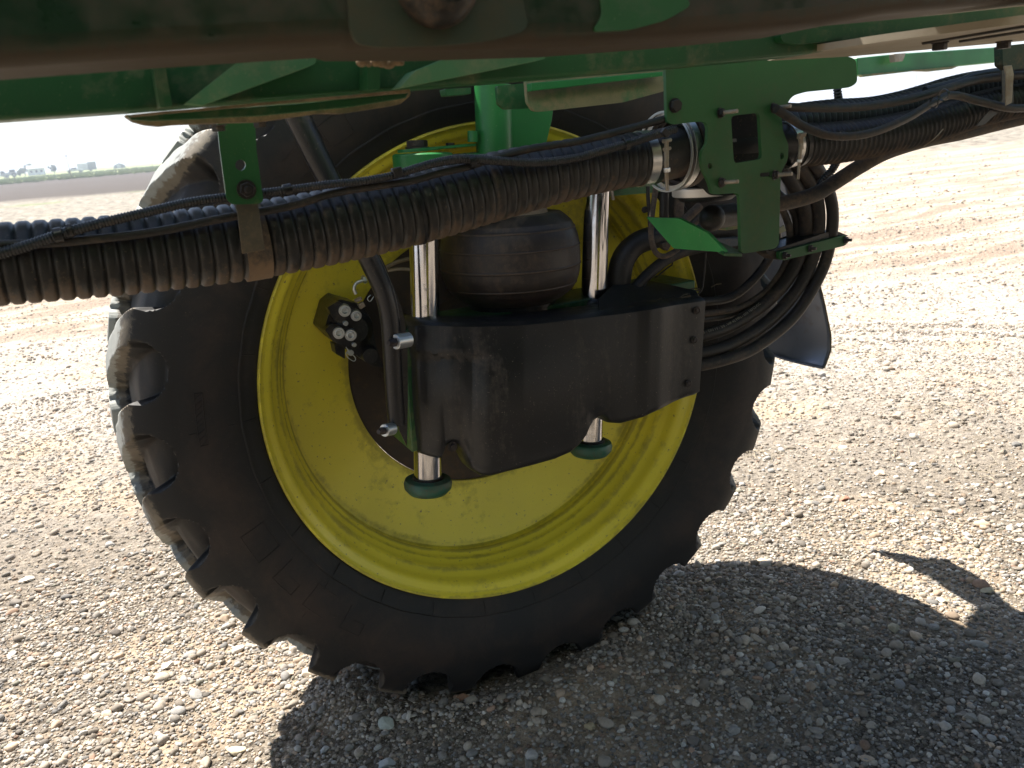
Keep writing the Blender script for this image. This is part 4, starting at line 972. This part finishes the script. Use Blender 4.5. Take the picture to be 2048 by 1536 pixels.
# clamp bar across them
px_plate('clamp_bar', [(1559, 504), (1690, 470), (1695, 476), (1694, 488), (1688, 492), (1566, 521), (1559, 518)], -.245, .012, M_green_bracket, hb, r=3)
mb = MB(); prism(mb, [P(1545, 499, -.232), P(1560, 504, -.232), P(1690, 471, -.232), P(1668, 462, -.232)], Vector((0, .06, .004))); build('clamp_block', mb, M_blackiron, hb, .003)
px_plate('clamp_block', [(1531, 500), (1556, 504), (1561, 520), (1552, 519), (1534, 508)], -.23, .04, M_rubber_tan, hb, r=3)
for (x, y) in ((1568, 511), (1619, 497), (1690, 480)):
    mb = MB(); hexbolt(mb, P(x, y, -.245), (.4, -1, 0), .0085, .008, .010, .010, .004); build('clamp_bolt', mb, M_bolt, hb)

# lettering printed along the second hose
def hose_text(body, info, s0, size, side, name='printed_text', mat=None, rev=False):
    cu = bpy.data.curves.new('t', 'FONT'); cu.body = body; cu.size = size; cu.resolution_u = 2
    ob = bpy.data.objects.new('t', cu); COL.objects.link(ob); dg = bpy.context.evaluated_depsgraph_get(); me = bpy.data.meshes.new_from_object(ob.evaluated_get(dg))
    vs = [v.co.copy() for v in me.vertices]; fs = [tuple(p.vertices) for p in me.polygons]
    bpy.data.objects.remove(ob); bpy.data.curves.remove(cu); bpy.data.meshes.remove(me)
    c, N, B, rs = info; 
    if rev: c = c[::-1]; N = N[::-1]; B = B[::-1]; rs = rs[::-1]
    cum = [0]
    for a, b in zip(c, c[1:]): cum.append(cum[-1]+(b-a).length)
    out = []
    for v in vs:
        s = s0+v.x; j = int(np.clip(np.searchsorted(cum, s)-1, 0, len(c)-2)); t = (s-cum[j])/(cum[j+1]-cum[j])
        p = c[j].lerp(c[j+1], t); T = (c[j+1]-c[j]).normalized(); r = rs[j]
        fwd = (CAM-p); fwd = (fwd-T*fwd.dot(T)).normalized(); up = fwd.cross(T)
        an = side+(v.y-size*.35)/r
        out.append(p+(fwd*math.cos(an)+up*math.sin(an))*(r+.0004))
    mb = MB(); mb.add(out, fs); return build(name, mb, mat or grime('print', (.42, .38, .30), .8, amt=.2), hb, smooth=0)
hose_text('- 4S - DN 19 - 3/4 - WP 42 MPa - ISO 18752-CC', b3i, .035, .0105, .45, rev=True)

# ---- right-hand corrugated ducts and lines
rd = E_('right_ducts')
RP1 = [(1585, 293, -.60), (1629, 289), (1683, 284), (1738, 276), (1800, 264), (1848, 252), (1893, 239), (1939, 224), (1990, 211), (2048, 200), (2120, 188)]
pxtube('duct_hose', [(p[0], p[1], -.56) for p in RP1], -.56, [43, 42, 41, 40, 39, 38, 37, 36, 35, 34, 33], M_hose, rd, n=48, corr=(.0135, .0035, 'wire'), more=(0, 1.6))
RP2 = [(1565, 252), (1600, 245), (1660, 238), (1738, 232), (1800, 219), (1850, 204), (1900, 188), (1960, 175), (2048, 166), (2120, 158)]
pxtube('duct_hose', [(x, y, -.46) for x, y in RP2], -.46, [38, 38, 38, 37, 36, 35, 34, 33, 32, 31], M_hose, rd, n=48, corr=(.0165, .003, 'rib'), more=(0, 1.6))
pxtube('rubber_line', [(1530, 205, -.62), (1556, 212, -.63), (1629, 216, -.63), (1720, 214, -.62), (1811, 200, -.61), (1884, 180, -.60), (1957, 160, -.58), (2048, 150, -.58), (2120, 146, -.58)], -.6, [8.5]*9, M_rubber, rd, more=(0, 1.6))
pxtube('rubber_line', [(1850, 180, -.5), (1920, 163, -.5), (1960, 149, -.5), (2048, 138, -.5), (2110, 132, -.5)], -.5, [7, 8, 8, 8, 8], M_loom, rd)
pxtube('rubber_line', [(1552, 218, -.66), (1575, 232, -.66), (1610, 254, -.66), (1665, 272, -.665), (1738, 267, -.665), (1811, 238, -.655), (1866, 205, -.64), (1903, 190, -.63), (1957, 202, -.635), (2012, 215, -.64), (2048, 216, -.64), (2110, 212, -.64)], -.65, [9, 9, 8.5, 8, 8, 8, 8, 8, 8, 8, 8, 8], M_rubber, rd, more=(0, 1.6))
pxtube('supply_hose', [(1500, 412), (1563, 407), (1629, 389), (1665, 368), (1720, 333), (1775, 304), (1848, 281), (1921, 266), (1994, 248), (2048, 236), (2120, 220)], -.50, [15, 15, 15, 15, 15, 14.5, 14.5, 14.5, 14, 13.5, 13], M_rubber_tan, rd, n=24, more=(0, 1.6))
pxtube('split_loom', [(1672, 160, -.42), (1676, 190, -.42), (1681, 230, -.40), (1680, 280, -.38), (1676, 315, -.36), (1664, 340, -.34), (1645, 362, -.33), (1630, 390, -.32)], -.4, 8.5, M_loom, rd, n=18, corr=(.006, .0018, 'sin'))
pxtube('tie_wire', [(1886, 258, -.60), (1868, 278, -.60), (1848, 292, -.57)], -.6, 1.1, M_stud, rd, n=6)
for (x, y, r, w) in ((1684, 272, 10, .004), (1888, 190, 12, .006), (1868, 206, 10, .004)): wrap(x, y, -.655, r, w, rd)
# black band round both, near the right edge
c = P(1985, 205, -.52); mb = MB(); a = (P(2048, 195, -.52)-P(1939, 218, -.52)).normalized(); R = 44*mpx(c)
px_plate('duct_strap', [(2003, 140), (2024, 138), (2028, 205), (1992, 228), (1968, 250), (1952, 252), (1975, 225), (2005, 200)], -.63, .002, M_blackiron, rd, r=3)
# second clamp at the right side of the bracket
c = P(1578, 288, -.59)
ring_at(1572, 290, -.585, 46, .016, .003, M_steel, 'hose_clamp', rd, ax=(1, .02, .08))
ring_at(1590, 289, -.585, 45, .010, .003, M_blackiron, 'hose_clamp', rd, ax=(1, .02, .08))
mb = MB(); a = P(1603, 272, -.665); m2 = mpx(a)
box(mb, a+Vector((0, 0, 0)), (9*m2, 0, 2*m2), (0, 4*m2, 0), (0, 0, 3.5*m2)); cyl(mb, a+Vector((-8*m2, -.002, 3*m2)), a+Vector((9*m2, -.002, 4*m2)), 3.2*m2, 12)
box(mb, a+Vector((-1*m2, 0, -14*m2)), (4*m2, 0, 0), (0, 3*m2, 0), (-1*m2, 0, 12*m2)); build('toggle_latch', mb, M_stud, rd, .0006)
mb = MB(); cyl(mb, a+Vector((-2*m2, 0, -20*m2)), a+Vector((-5*m2, 0, -48*m2)), 4*m2, 12); build('t_bolt_barrel', mb, M_stud, rd)
mb = MB(); hexbolt(mb, a+Vector((-5*m2, 0, -44*m2)), (-.1, 0, -1), 5.5*m2, 7*m2); build('t_bolt_nut', mb, M_zinc, rd)
mb = MB(); cyl(mb, a+Vector((-5.4*m2, 0, -50*m2)), a+Vector((-8*m2, 0, -84*m2)), 3*m2, 12); build('t_bolt_stud', mb, M_stud, rd)

# ---- deflector shield behind the tyre at the right
sh = E_('crop_shield')
def make_shield():
    mb = MB(); edge = [(2000, -520), (1850, -160), (1570, 80), (1553, 235), (1560, 330), (1580, 400), (1612, 480), (1632, 545), (1648, 610), (1660, 670), (1660, 700), (1649, 733), (1645, 735)]  # rows above the frame are unseen, added to shade the ground at right
    low = [(1490, 690), (1530, 706), (1570, 717), (1610, 728), (1640, 735)]
    n = 24; rows = []
    import itertools
    def pl(tab, t):
        t *= len(tab)-1; k = min(int(t), len(tab)-2); f = t-k; return (tab[k][0]*(1-f)+tab[k+1][0]*f, tab[k][1]*(1-f)+tab[k+1][1]*f)
    # skin between the inner line (at the tyre) and the outer edge, gently dished
    inner = [(1150, -420), (1230, -100), (1310, 120), (1432, 235), (1455, 330), (1478, 410), (1494, 480), (1508, 545), (1518, 600), (1524, 650), (1529, 685), (1531, 703), (1534, 706)]
    for i in range(n+1):
        t = i/n; a = pl(inner, t); b = pl(edge, t); row = []
        for k in range(n+1):
            s = k/n; x = a[0]+(b[0]-a[0])*s; y = a[1]+(b[1]-a[1])*s
            row.append(P(x, y, .31-.19*s+.02*math.sin(math.pi*s)))
        rows.append(row)
    for k in range(n+1):            # straight bottom edge from the inner to the outer corner
        s = k/n; rows[n][k] = P(1534+(1645-1534)*s, 706+(735-706)*s+2*math.sin(math.pi*s), .31-.19*s)
    m = n+1; mb.add([p for r in rows for p in r], [(i*m+k, (i+1)*m+k, (i+1)*m+k+1, i*m+k+1) for i in range(n) for k in range(n)])
    o = build('shield_skin', mb, M_shield, sh, smooth=50); so = o.modifiers.new('shell', 'SOLIDIFY'); so.thickness = .006
    mb = MB(); pts = [rows[i][n] for i in range(n+1)]
    vs = []; fs = []
    for i, p in enumerate(pts):
        w = .0 if i == 0 else min(1, i/4)
        vs += [p, p+Vector((.035*w*(1 if i < n-2 else .4), .05*w, 0))]
    for i in range(len(pts)-1): fs.append((2*i, 2*i+1, 2*i+3, 2*i+2))
    mb.add(vs, fs); o = build('shield_flange', mb, grime('olive_flange', (.14, .12, .06), .6, amt=.4), sh, smooth=50)
    so = o.modifiers.new('shell', 'SOLIDIFY'); so.thickness = .005
make_shield()

# ---- boom overhead
bm_ = E_('boom')
# green chord: upright face plus dusty underside
def beam(name, line, v0, v1, up, mat, parent, bev=.006):
    "bar whose lower back edge runs along the traced line (plane y = v1); up = height"
    mb = MB(); lo = [P(x, y, v1) for x, y in line]; lo = [lo[0]+(lo[0]-lo[1]).normalized()*2.4]+lo+[lo[-1]+(lo[-1]-lo[-2]).normalized()*2.0]; n = len(lo); ht = up
    vs = []
    for i, p in enumerate(lo):
        h = up[i] if isinstance(up, (list, tuple)) else up
        vs += [p, p+Vector((0, v0-v1, 0)), p+Vector((0, v0-v1, h)), p+Vector((0, 0, h))]
    fs = [(0, 1, 2, 3)]
    for i in range(n-1):
        for k in range(4): fs.append((4*i+k, 4*i+(k+1) % 4, 4*i+4+(k+1) % 4, 4*i+4+k))
    fs.append(tuple(4*(n-1)+k for k in (3, 2, 1, 0))); mb.add(vs, fs); return fixn(build(name, mb, mat, parent, bev, smooth=30, seg=4))
beam('boom_chord', [(-260, 268), (0, 247), (250, 229), (520, 206), (820, 183), (1320, 141), (1560, 118), (1700, 92), (2048, 48), (2300, 15)], -.86, -.80, .16, M_green, bm_, .005)
px_plate('boom_flange', [(248, 230), (400, 222), (520, 206), (822, 182), (820, 192, 6), (800, 209, 6), (690, 226), (640, 226), (560, 238), (520, 243), (420, 246), (345, 249), (320, 252), (290, 249), (265, 242)], -.79, .030, M_mudlip, bm_, r=4, bevel=.004)
px_plate('boom_lip', [(262, 229), (330, 222), (430, 214), (520, 205), (700, 190), (820, 178), (820, 185), (520, 210), (430, 219), (330, 227), (262, 234)], -.875, .010, M_mudlip, bm_, r=2)
px_plate('boom_plate', [(255, 232), (620, 205), (818, 185), (812, 196), (700, 214), (520, 232), (300, 242), (262, 240)], -.805, .008, M_green, bm_)
# lattice braces, pale green
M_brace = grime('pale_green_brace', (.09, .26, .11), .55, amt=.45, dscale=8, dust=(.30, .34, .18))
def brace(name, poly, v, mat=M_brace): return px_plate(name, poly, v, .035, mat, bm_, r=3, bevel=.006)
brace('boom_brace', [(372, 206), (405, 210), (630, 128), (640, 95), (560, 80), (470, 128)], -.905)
brace('boom_brace', [(320, 215), (345, 213), (330, 130), (305, 130)], -.90, M_green)
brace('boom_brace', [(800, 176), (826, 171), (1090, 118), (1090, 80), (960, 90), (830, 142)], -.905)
brace('boom_brace', [(735, 180), (760, 178), (760, 120), (735, 120)], -.90, M_green)
mb = MB()
for k in range(10):
    q = P(722+k*9+random.uniform(-3, 3), 127+random.uniform(-3, 2), -.99); V0, F0 = ico(1)
    V0 = V0*np.array([.0055, .005, .004])*random.uniform(.7, 1.3); mb.add([q+Vector(p) for p in V0], [tuple(f) for f in F0])
build('mud_clod', mb, M_mudlip, bm_)
# front muddy tube
fb = beam('front_boom_tube', [(-320, 195), (0, 165), (300, 142), (620, 121), (640, 127), (800, 127), (1060, 119), (1300, 101), (1500, 81), (1620, 57), (1800, 40), (2048, 14), (2300, -14)], -1.15, -1.02, .16, M_boomtube, bm_, .020)
c = P(872, -36, -1.155); m3 = mpx(c)
mb = MB(); lathe(mb, c+Vector((0, .004, 0)), (0, -1, 0), [(0, 0), (88*m3, 0), (92*m3, .002), (60*m3, .006), (56*m3, .0), (0, .0)], 64); 
px_plate('tube_recess', [(690, -60), (1030, -60), (1060, 60), (980, 82), (870, 92), (760, 95), (715, 88), (700, 60)], -1.153, .006, grime('tube_recess_skin', (.03, .045, .022), .7, amt=.45, dscale=3, dust=(.08, .06, .03)), bm_, r=26, bevel=.002)  # muddy dark green plate on the tube front
mb = MB(); lathe(mb, c, (0, -1, 0), [(0, .030), (50*m3, .030), (62*m3, .026), (72*m3, .020), (82*m3, .012), (88*m3, .0), (88*m3, -.004)], 64); build('pin_boss', mb, grime('worn_boss', (.03, .027, .022), .4, metal=.3, amt=.4, dscale=30, dust=(.18, .11, .06)), bm_)
mb = MB(); lathe(mb, c+Vector((.004, 0, .004)), (0, -1, 0), [(0, .034), (44*m3, .034), (52*m3, .031)], 48); lathe(mb, c+Vector((.004, 0, .006)), (0, -1, 0), [(24*m3, .033), (27*m3, .044), (0, .045)], 6); build('pin_head', mb, M_bolt, bm_)
mb = MB(); box(mb, c+Vector((.010, -.045, -.003)), (7*m3, 0, 3*m3), (0, .004, 0), (-4*m3, 0, 12*m3)); build('pin_flat', mb, M_stud, bm_, .001)
px_plate('scuffed_panel', [(1196, -30), (1350, -30), (1385, 10), (1330, 42), (1260, 60), (1185, 64), (1205, 30)], -1.1515, .004, M_green_bracket, bm_, r=14)
px_plate('boom_bulge', [(1560, 70), (1600, 60), (1640, 58), (1700, 66), (1660, 82), (1600, 88), (1566, 84)], -.875, .02, M_green, bm_, r=8, bevel=.006)
# cream underside plate with bolts at the right
mb = MB(); U = [(1535, 122), (1700, 113), (2048, 82), (2300, 58), (2300, 28), (2048, 46), (1760, 84), (1600, 108)]
zc = P(1700, 112, -.74).z
prism(mb, [PZ(x, y, zc) for x, y in U], Vector((0, 0, .01))); build('boom_underside', mb, M_cream, bm_)
for (x, y) in ((1880, 90), (2008, 88)):
    q = PZ(x, y-6, zc); mb = MB(); hexbolt(mb, q, (0, 0, -1), .011, .012, .013); build('boom_bolt', mb, M_bolt, bm_)
for pts in ([(1846, 86), (2048, 52)], [(1920, 82), (2048, 62)]):
    a = PZ(*pts[0], zc-.001); b = PZ(*pts[1], zc-.001); mb = MB(); tube(mb, [a, b], .0028, 8, .05); build('weld_seam', mb, M_rubber, bm_)
# far boom section in the background
fr = E_('far_boom_section')
px_plate('far_beam', [(1714, 116), (1790, 108), (2060, 90), (2060, 118), (1960, 128), (1860, 138), (1720, 152), (1714, 150)], 1.2, .10, M_green_clean, fr, bevel=.004)
px_plate('far_beam_rail', [(1722, 149), (1860, 137), (1918, 132), (1904, 138), (1860, 143), (1830, 142), (1726, 154)], 1.18, .02, M_green_dusty, fr)
px_plate('far_lug', [(1788, 108), (1812, 106), (1806, 122), (1790, 124)], 1.15, .03, M_stud, fr)
px_plate('side_hanger', [(2005, 92), (2300, 60), (2300, 118), (2120, 128), (2020, 140), (2006, 130)], -.62, .02, grime('dark_green', (.012, .035, .016), .5, amt=.3), fr, r=3)
px_plate('side_strap', [(2008, 132), (2024, 130), (2028, 148), (2024, 205), (2012, 212), (2012, 150)], -.655, .003, M_stud, fr)
# the rest of the machine, over and behind the camera: frame rails, tank, far wheel line; plus added sun-blocking plates
bd = E_('chassis')
mb = MB(); box(mb, *zbox(-3.4, 3.0, -.40, .02, 2.12, 2.16)); build('sun_block_plate', mb, M_green, bd, .005)  # unseen plate added to keep direct sun off the duct
mb = MB(); box(mb, *zbox(.08, 3.0, .03, .50, 2.12, 2.16)); build('sun_block_plate', mb, M_green, bd, .005)  # unseen plate added to shade the ground at lower right
for yy in (-.36, -.02):
    mb = MB(); box(mb, *zbox(-3.4, 3.0, yy-.04, yy+.04, 2.0, 2.118)); build('sun_block_rail', mb, M_green, bd, .005)  # rails under the added sun-blocking plate
mb = MB(); box(mb, *zbox(-5.5, 5.0, -2.95, -2.72, 1.50, 1.80)); build('frame_rail', mb, M_green, bd, .012)
mb = MB(); box(mb, *zbox(-5.5, 5.0, -4.1, -3.87, 1.50, 1.80)); build('frame_rail', mb, M_green, bd, .012)
mb = MB(); lathe(mb, (-3.2, -3.4, 2.75), (1, 0, 0), [(0, 0), (.8, 0), (.95, .15), (.95, 5.6), (.8, 5.75), (0, 5.75)], 40); build('spray_tank', mb, simple_tank, bd, smooth=40)
mb = MB(); box(mb, *zbox(-3.6, 3.2, -4.5, -1.75, 1.83, 1.90)); build('belly_plate', mb, M_green, bd, .01)
mb = MB(); lathe(mb, (0.1, -5.3, HUB), (0, 1, 0), [(.60, 0), (.75, -.04), (.88, .02), (.91, .19), (.88, .36), (.75, .42), (.60, .38)], 64, closed=True); build('opposite_tyre', mb, M_rubber, bd, smooth=40)
mb = MB(); lathe(mb, (0.1, -5.3, HUB), (0, 1, 0), [(0, .2), (.35, .2), (.53, .16), (.60, .02), (.60, .38), (.53, .3), (0, .3)], 64); build('opposite_rim', mb, M_yellow, bd, smooth=40)
mb = MB(); cyl(mb, (0.1, -5.0, .95), (0.1, -2.9, 1.55), .10, 24); build('axle_beam', mb, M_green, bd)
mb = MB(); box(mb, *zbox(-1.6, 1.4, -3.75, -3.05, .95, 1.45)); build('plumbing_box', mb, M_black, bd, .05)
attach_all()

# ------------------------------------------------------------------ far background
def far(px, D):
    "ground point at distance D seen in pixel column px"
    py = 359-.083*px; d = ray(px, py); d.z = 0; d.normalize(); return Vector((CAM.x+d.x*D, CAM.y+d.y*D, max(0, D-110)*.0068)), d
def simple(name, col, rough=.6, metal=0): return grime(name, col, rough, metal, amt=.08, dscale=.5, specks=0, bstr=0, fine=3)
M_white = simple('white_panel', (.62, .64, .66)); M_glass = simple('dark_glass', (.03, .04, .05), .1); M_grey = simple('grey_metal', (.28, .30, .33)); M_tyr = simple('far_tyre', (.02, .02, .02)); M_wood = simple('weathered_wood', (.16, .12, .09))
def side(d): return Vector((d.y, -d.x, 0))
def obx(mb, o, e, n, x, y, z, sx, sy, sz): box(mb, o+e*x+n*y+Vector((0, 0, z)), e*sx/2, n*sy/2, Vector((0, 0, sz/2)))
def wheelf(o, e, n, x, y, r, parent):
    mb = MB(); c = o+e*x+n*y+Vector((0, 0, r)); cyl(mb, c-n*.12, c+n*.12, r, 20, ch=.04); w = build('wheel', mb, M_tyr, parent)
    mb = MB(); cyl(mb, c-n*.14, c+n*.14, r*.55, 16); build('rim', mb, M_grey, w)
def trailer():
    o, d = far(173, 360); e = side(d); n = d; t = empty('box_trailer', o); inv = Matrix.Translation(-o)
    ob = []
    mb = MB(); obx(mb, o, e, n, -1.0, 0, 1.75, 3.4, 2.3, 2.5); ob.append(build('trailer_front', mb, M_white, t, .05))
    mb = MB(); obx(mb, o, e, n, 2.2, 0, 1.9, 2.9, 2.3, 2.9); ob.append(build('trailer_body', mb, M_grey, t, .05))
    mb = MB(); obx(mb, o, e, n, 2.2, -1.18, 1.9, .06, .04, 2.7); obx(mb, o, e, n, 3.4, -1.18, 1.9, .06, .04, 2.7); ob.append(build('trailer_door', mb, M_glass, t))
    for x in (-1.5, 1.5): wheelf(o, e, n, x, -1.1, .45, t)
    for c in t.children: c.matrix_parent_inverse = inv
    tag(t, 'pale box trailer parked on the horizon behind the pickup', 'trailer')
def pickup():
    o, d = far(150, 355); e = side(d); n = d; t = empty('pickup_truck', o); inv = Matrix.Translation(-o)
    mb = MB(); P2 = [(-2.7, .5), (-2.75, 1.0), (-1.5, 1.15), (-.9, 1.75), (.7, 1.8), (1.0, 1.2), (2.7, 1.15), (2.75, .5)]
    prism(mb, [o+e*x+n*-.95+Vector((0, 0, z)) for x, z in P2], n*1.9); build('body', mb, M_white, t, .08)
    mb = MB(); prism(mb, [o+e*x+n*-.97+Vector((0, 0, z)) for x, z in [(-1.3, 1.2), (-.85, 1.66), (.6, 1.7), (.8, 1.2)]], n*1.94); build('window', mb, M_glass, t)
    for x in (-1.8, 1.8): wheelf(o, e, n, x, -.85, .4, t)
    for c in t.children: c.matrix_parent_inverse = inv
    tag(t, 'white pickup truck on the horizon beside the utility pole', 'pickup truck')
def farmtruck(px, D, label, cat, s=1):
    o, d = far(px, D); e = side(d); n = d; t = empty(cat.replace(' ', '_'), o); inv = Matrix.Translation(-o)
    mb = MB(); obx(mb, o, e, n, -1.5*s, 0, 1.9*s, 3*s, 2.3*s, 2.6*s); build('cargo_box', mb, M_white, t, .06)
    mb = MB(); prism(mb, [o+e*x*s+n*-1.1*s+Vector((0, 0, z*s)) for x, z in [(.1, .6), (.1, 2.6), (1.2, 2.6), (1.8, 1.6), (3.0, 1.4), (3.1, .6)]], n*2.2*s); build('cab', mb, M_grey, t, .08)
    mb = MB(); prism(mb, [o+e*x*s+n*-1.13*s+Vector((0, 0, z*s)) for x, z in [(.4, 1.7), (.4, 2.4), (1.1, 2.4), (1.5, 1.7)]], n*.05*s); build('window', mb, M_glass, t)
    for x in (-2.2, -.8, 2.2): wheelf(o, e, n, x*s, -1.0*s, .5*s, t)
    for c in t.children: c.matrix_parent_inverse = inv
    tag(t, label, cat)
trailer(); pickup()
farmtruck(3, 380, 'white lorry at the left end of the horizon', 'lorry')
def tractor():
    o, d = far(26, 380); e = side(d); n = d; t = empty('tractor', o); inv = Matrix.Translation(-o)
    mb = MB(); prism(mb, [o+e*x+n*-.5+Vector((0, 0, z)) for x, z in [(-3, .8), (-3, 1.7), (-.8, 1.9), (-.8, 2.9), (1.2, 2.9), (1.4, 1.5), (1.6, .8)]], n*1.0); build('body', mb, M_grey, t, .05)
    mb = MB(); prism(mb, [o+e*x+n*-.55+Vector((0, 0, z)) for x, z in [(-.7, 2.0), (-.7, 2.75), (1.05, 2.75), (1.2, 2.0)]], n*1.1); build('window', mb, M_glass, t)
    wheelf(o, e, n, .6, -.7, .85, t); wheelf(o, e, n, -2.3, -.7, .55, t)
    for c in t.children: c.matrix_parent_inverse = inv
    tag(t, 'dark tractor silhouette between the white lorry and the trees', 'tractor')
tractor()
def house():
    o, d = far(75, 400); e = side(d); n = d; t = empty('farmhouse', o); inv = Matrix.Translation(-o)
    mb = MB(); obx(mb, o, e, n, 0, 0, 1.3, 6.2, 4, 2.6); build('wall', mb, M_white, t)
    mb = MB(); prism(mb, [o+n*y+e*-3.3+Vector((0, 0, z)) for y, z in [(-2.3, 2.6), (0, 3.7), (2.3, 2.6)]], e*6.6); build('roof', mb, M_grey, t)
    for x in (-1.8, 0, 1.8):
        mb = MB(); obx(mb, o, e, n, x, -2.02, 1.4, .8, .06, .9); build('window', mb, M_glass, t)
    for c in t.children: c.matrix_parent_inverse = inv
    tag(t, 'low pale farmhouse on the horizon beside the clump of trees', 'house')
house()
def shed():
    o, d = far(240, 400); e = side(d); n = d; t = empty('arched_shed', o); inv = Matrix.Translation(-o)
    mb = MB(); prism(mb, [o+e*(2.4*math.cos(a))+n*-2+Vector((0, 0, .2+1.7*math.sin(a))) for a in np.linspace(0, math.pi, 18)]+[o+e*-2.4+n*-2+Vector((0, 0, -.3)), o+e*2.4+n*-2+Vector((0, 0, -.3))], n*4); build('shell', mb, M_grey, t, smooth=40)
    mb = MB(); obx(mb, o, e, n, -.2, -2.03, .7, 1.4, .05, 1.3); build('door', mb, M_white, t)
    mb = MB(); cyl(mb, o+Vector((0, 0, 1.8)), o+Vector((0, 0, 2.6)), .15, 10); build('vent', mb, M_grey, t)
    for c in t.children: c.matrix_parent_inverse = inv
    tag(t, 'grey arched shed with a roof vent on the horizon nearest the tyre', 'shed')
shed()
def leafmat():
    m, t, b = nodes('leaves'); c = coord(t); t.links.new(mix(t, noise(t, c, .9, 3), (.025, .055, .02), (.07, .12, .035)), b.inputs['Base Color']); b.inputs['Roughness'].default_value = .7; return m
M_leaf = leafmat()
def tree(px, D, H, W, label, seed):
    r = random.Random(seed); o, d = far(px, D); t = empty('tree', o)
    mb = MB(); tube(mb, [Vector((0, 0, -.3)), Vector((.05, 0, H*.3)), Vector((.0, .1, H*.75))], [.22, .17, .05], 8, .5)
    for k in range(6):
        a = r.uniform(0, 6.3); tube(mb, [Vector((0, 0, H*r.uniform(.2, .5))), Vector((math.cos(a)*W*.2, math.sin(a)*W*.2, H*.6)), Vector((math.cos(a)*W*.38, math.sin(a)*W*.38, H*r.uniform(.6, .85)))], [.10, .07, .03], 6, .6)
    build('trunk', mb, M_wood, t)
    mb = MB(); clumps = [(r.gauss(0, W*.2), r.gauss(0, W*.2), H*r.uniform(.35, .9), r.uniform(.12, .24)*W) for _ in range(16)]
    for k in range(1500):
        cx, cy, cz, cr = r.choice(clumps); v = Vector((r.gauss(0, 1), r.gauss(0, 1), r.gauss(0, 1))).normalized()*cr*r.random()**.4
        p = Vector((cx, cy, cz))+v; a = Vector((r.gauss(0, 1), r.gauss(0, 1), r.gauss(0, 1))).normalized()*.16; b = a.orthogonal().normalized()*.10
        mb.add([p-a, p+b, p+a, p-b], [(0, 1, 2, 3)])
    build('crown', mb, M_leaf, t, smooth=0); tag(t, label, 'tree', 'trees on the horizon')
tree(110, 400, 3.4, 3.0, 'lone round tree between the farmhouse and the utility pole', 1)
tree(52, 410, 3.2, 3.6, 'dark tree at the left end of the farmhouse', 2)
tree(64, 415, 4.6, 4.2, 'tallest tree, rising behind the farmhouse roof', 3)
tree(41, 412, 2.0, 3.0, 'low bushy tree beside the tractor', 4)
def pole(px, D, H, label, lean=0, r=.12):
    o, d = far(px, D); e = side(d); t = empty('utility_pole', o)
    mb = MB(); cyl(mb, (0, 0, -.5), e*lean+Vector((0, 0, H)), r, 10, r*.6); build('post', mb, M_wood, t)
    mb = MB(); box(mb, e*lean+Vector((0, 0, H*.93)), e*.5, d*.05, Vector((0, 0, .06))); build('crossarm', mb, M_wood, t)
    tag(t, label, 'utility pole')
pole(142, 200, 4.6, 'slender utility pole leaning left beside the pickup', -.25, .09)
pole(306, 260, 2.9, 'short pole on the verge right beside the tyre edge', -.1, .07)
pole(1830, 260, 11, 'thin distant pole against the sky at the right, below the far boom', 0, .06)
for i, (px, D, l) in enumerate(((274, 250, 'stubby fence post on the verge between the shed and the tyre'), (19, 230, 'short fence post on the verge at the far left'), (30, 225, 'fence post on the verge just right of the far left one'))):
    o, d = far(px, D); mb = MB(); cyl(mb, (0, 0, -.3), (0, 0, .9), .09, 8, .08); f = build('fence_post', mb, M_wood); f.location = o; tag(f, l, 'fence post', 'fence posts on the verge')
# tufts along the verge
def verge():
    mb = MB(); r = random.Random(9)
    for k in range(2600):
        px = r.uniform(-60, 340); D = r.uniform(180, 330); o, d = far(px, D); h = r.uniform(.1, .4); a = side(d)*r.uniform(.1, .35)
        mb.add([o-a, o+a, o+a*.3+Vector((0, 0, h)), o-a*.4+Vector((0, 0, h*.8))], [(0, 1, 2, 3)])
    m, t, b = nodes('verge_grass'); t.links.new(mix(t, noise(t, coord(t), .2, 3), (.10, .17, .03), (.35, .34, .18)), b.inputs['Base Color'])
    o = build('verge_grass', mb, m, smooth=0); o['kind'] = 'stuff'; o['label'] = 'green and straw coloured grass strip along the horizon'; o['category'] = 'grass'
verge()

# ------------------------------------------------------------------ haze
def haze():
    m = bpy.data.materials.new('haze'); m.use_nodes = True; t = m.node_tree
    for n in list(t.nodes): t.nodes.remove(n)
    o = t.nodes.new('ShaderNodeOutputMaterial'); v = t.nodes.new('ShaderNodeVolumePrincipled'); v.inputs['Color'].default_value = (.80, .88, 1.0, 1)
    v.inputs['Density'].default_value = .0009; v.inputs['Anisotropy'].default_value = .3; t.links.new(v.outputs[0], o.inputs['Volume'])
    mb = MB(); box(mb, (CAM.x, CAM.y, 8.5), (5400, 0, 0), (0, 5400, 0), (0, 0, 10.5)); h = build('haze', mb, m, smooth=0); h['kind'] = 'stuff'
    h.display_type = 'WIRE'
haze()
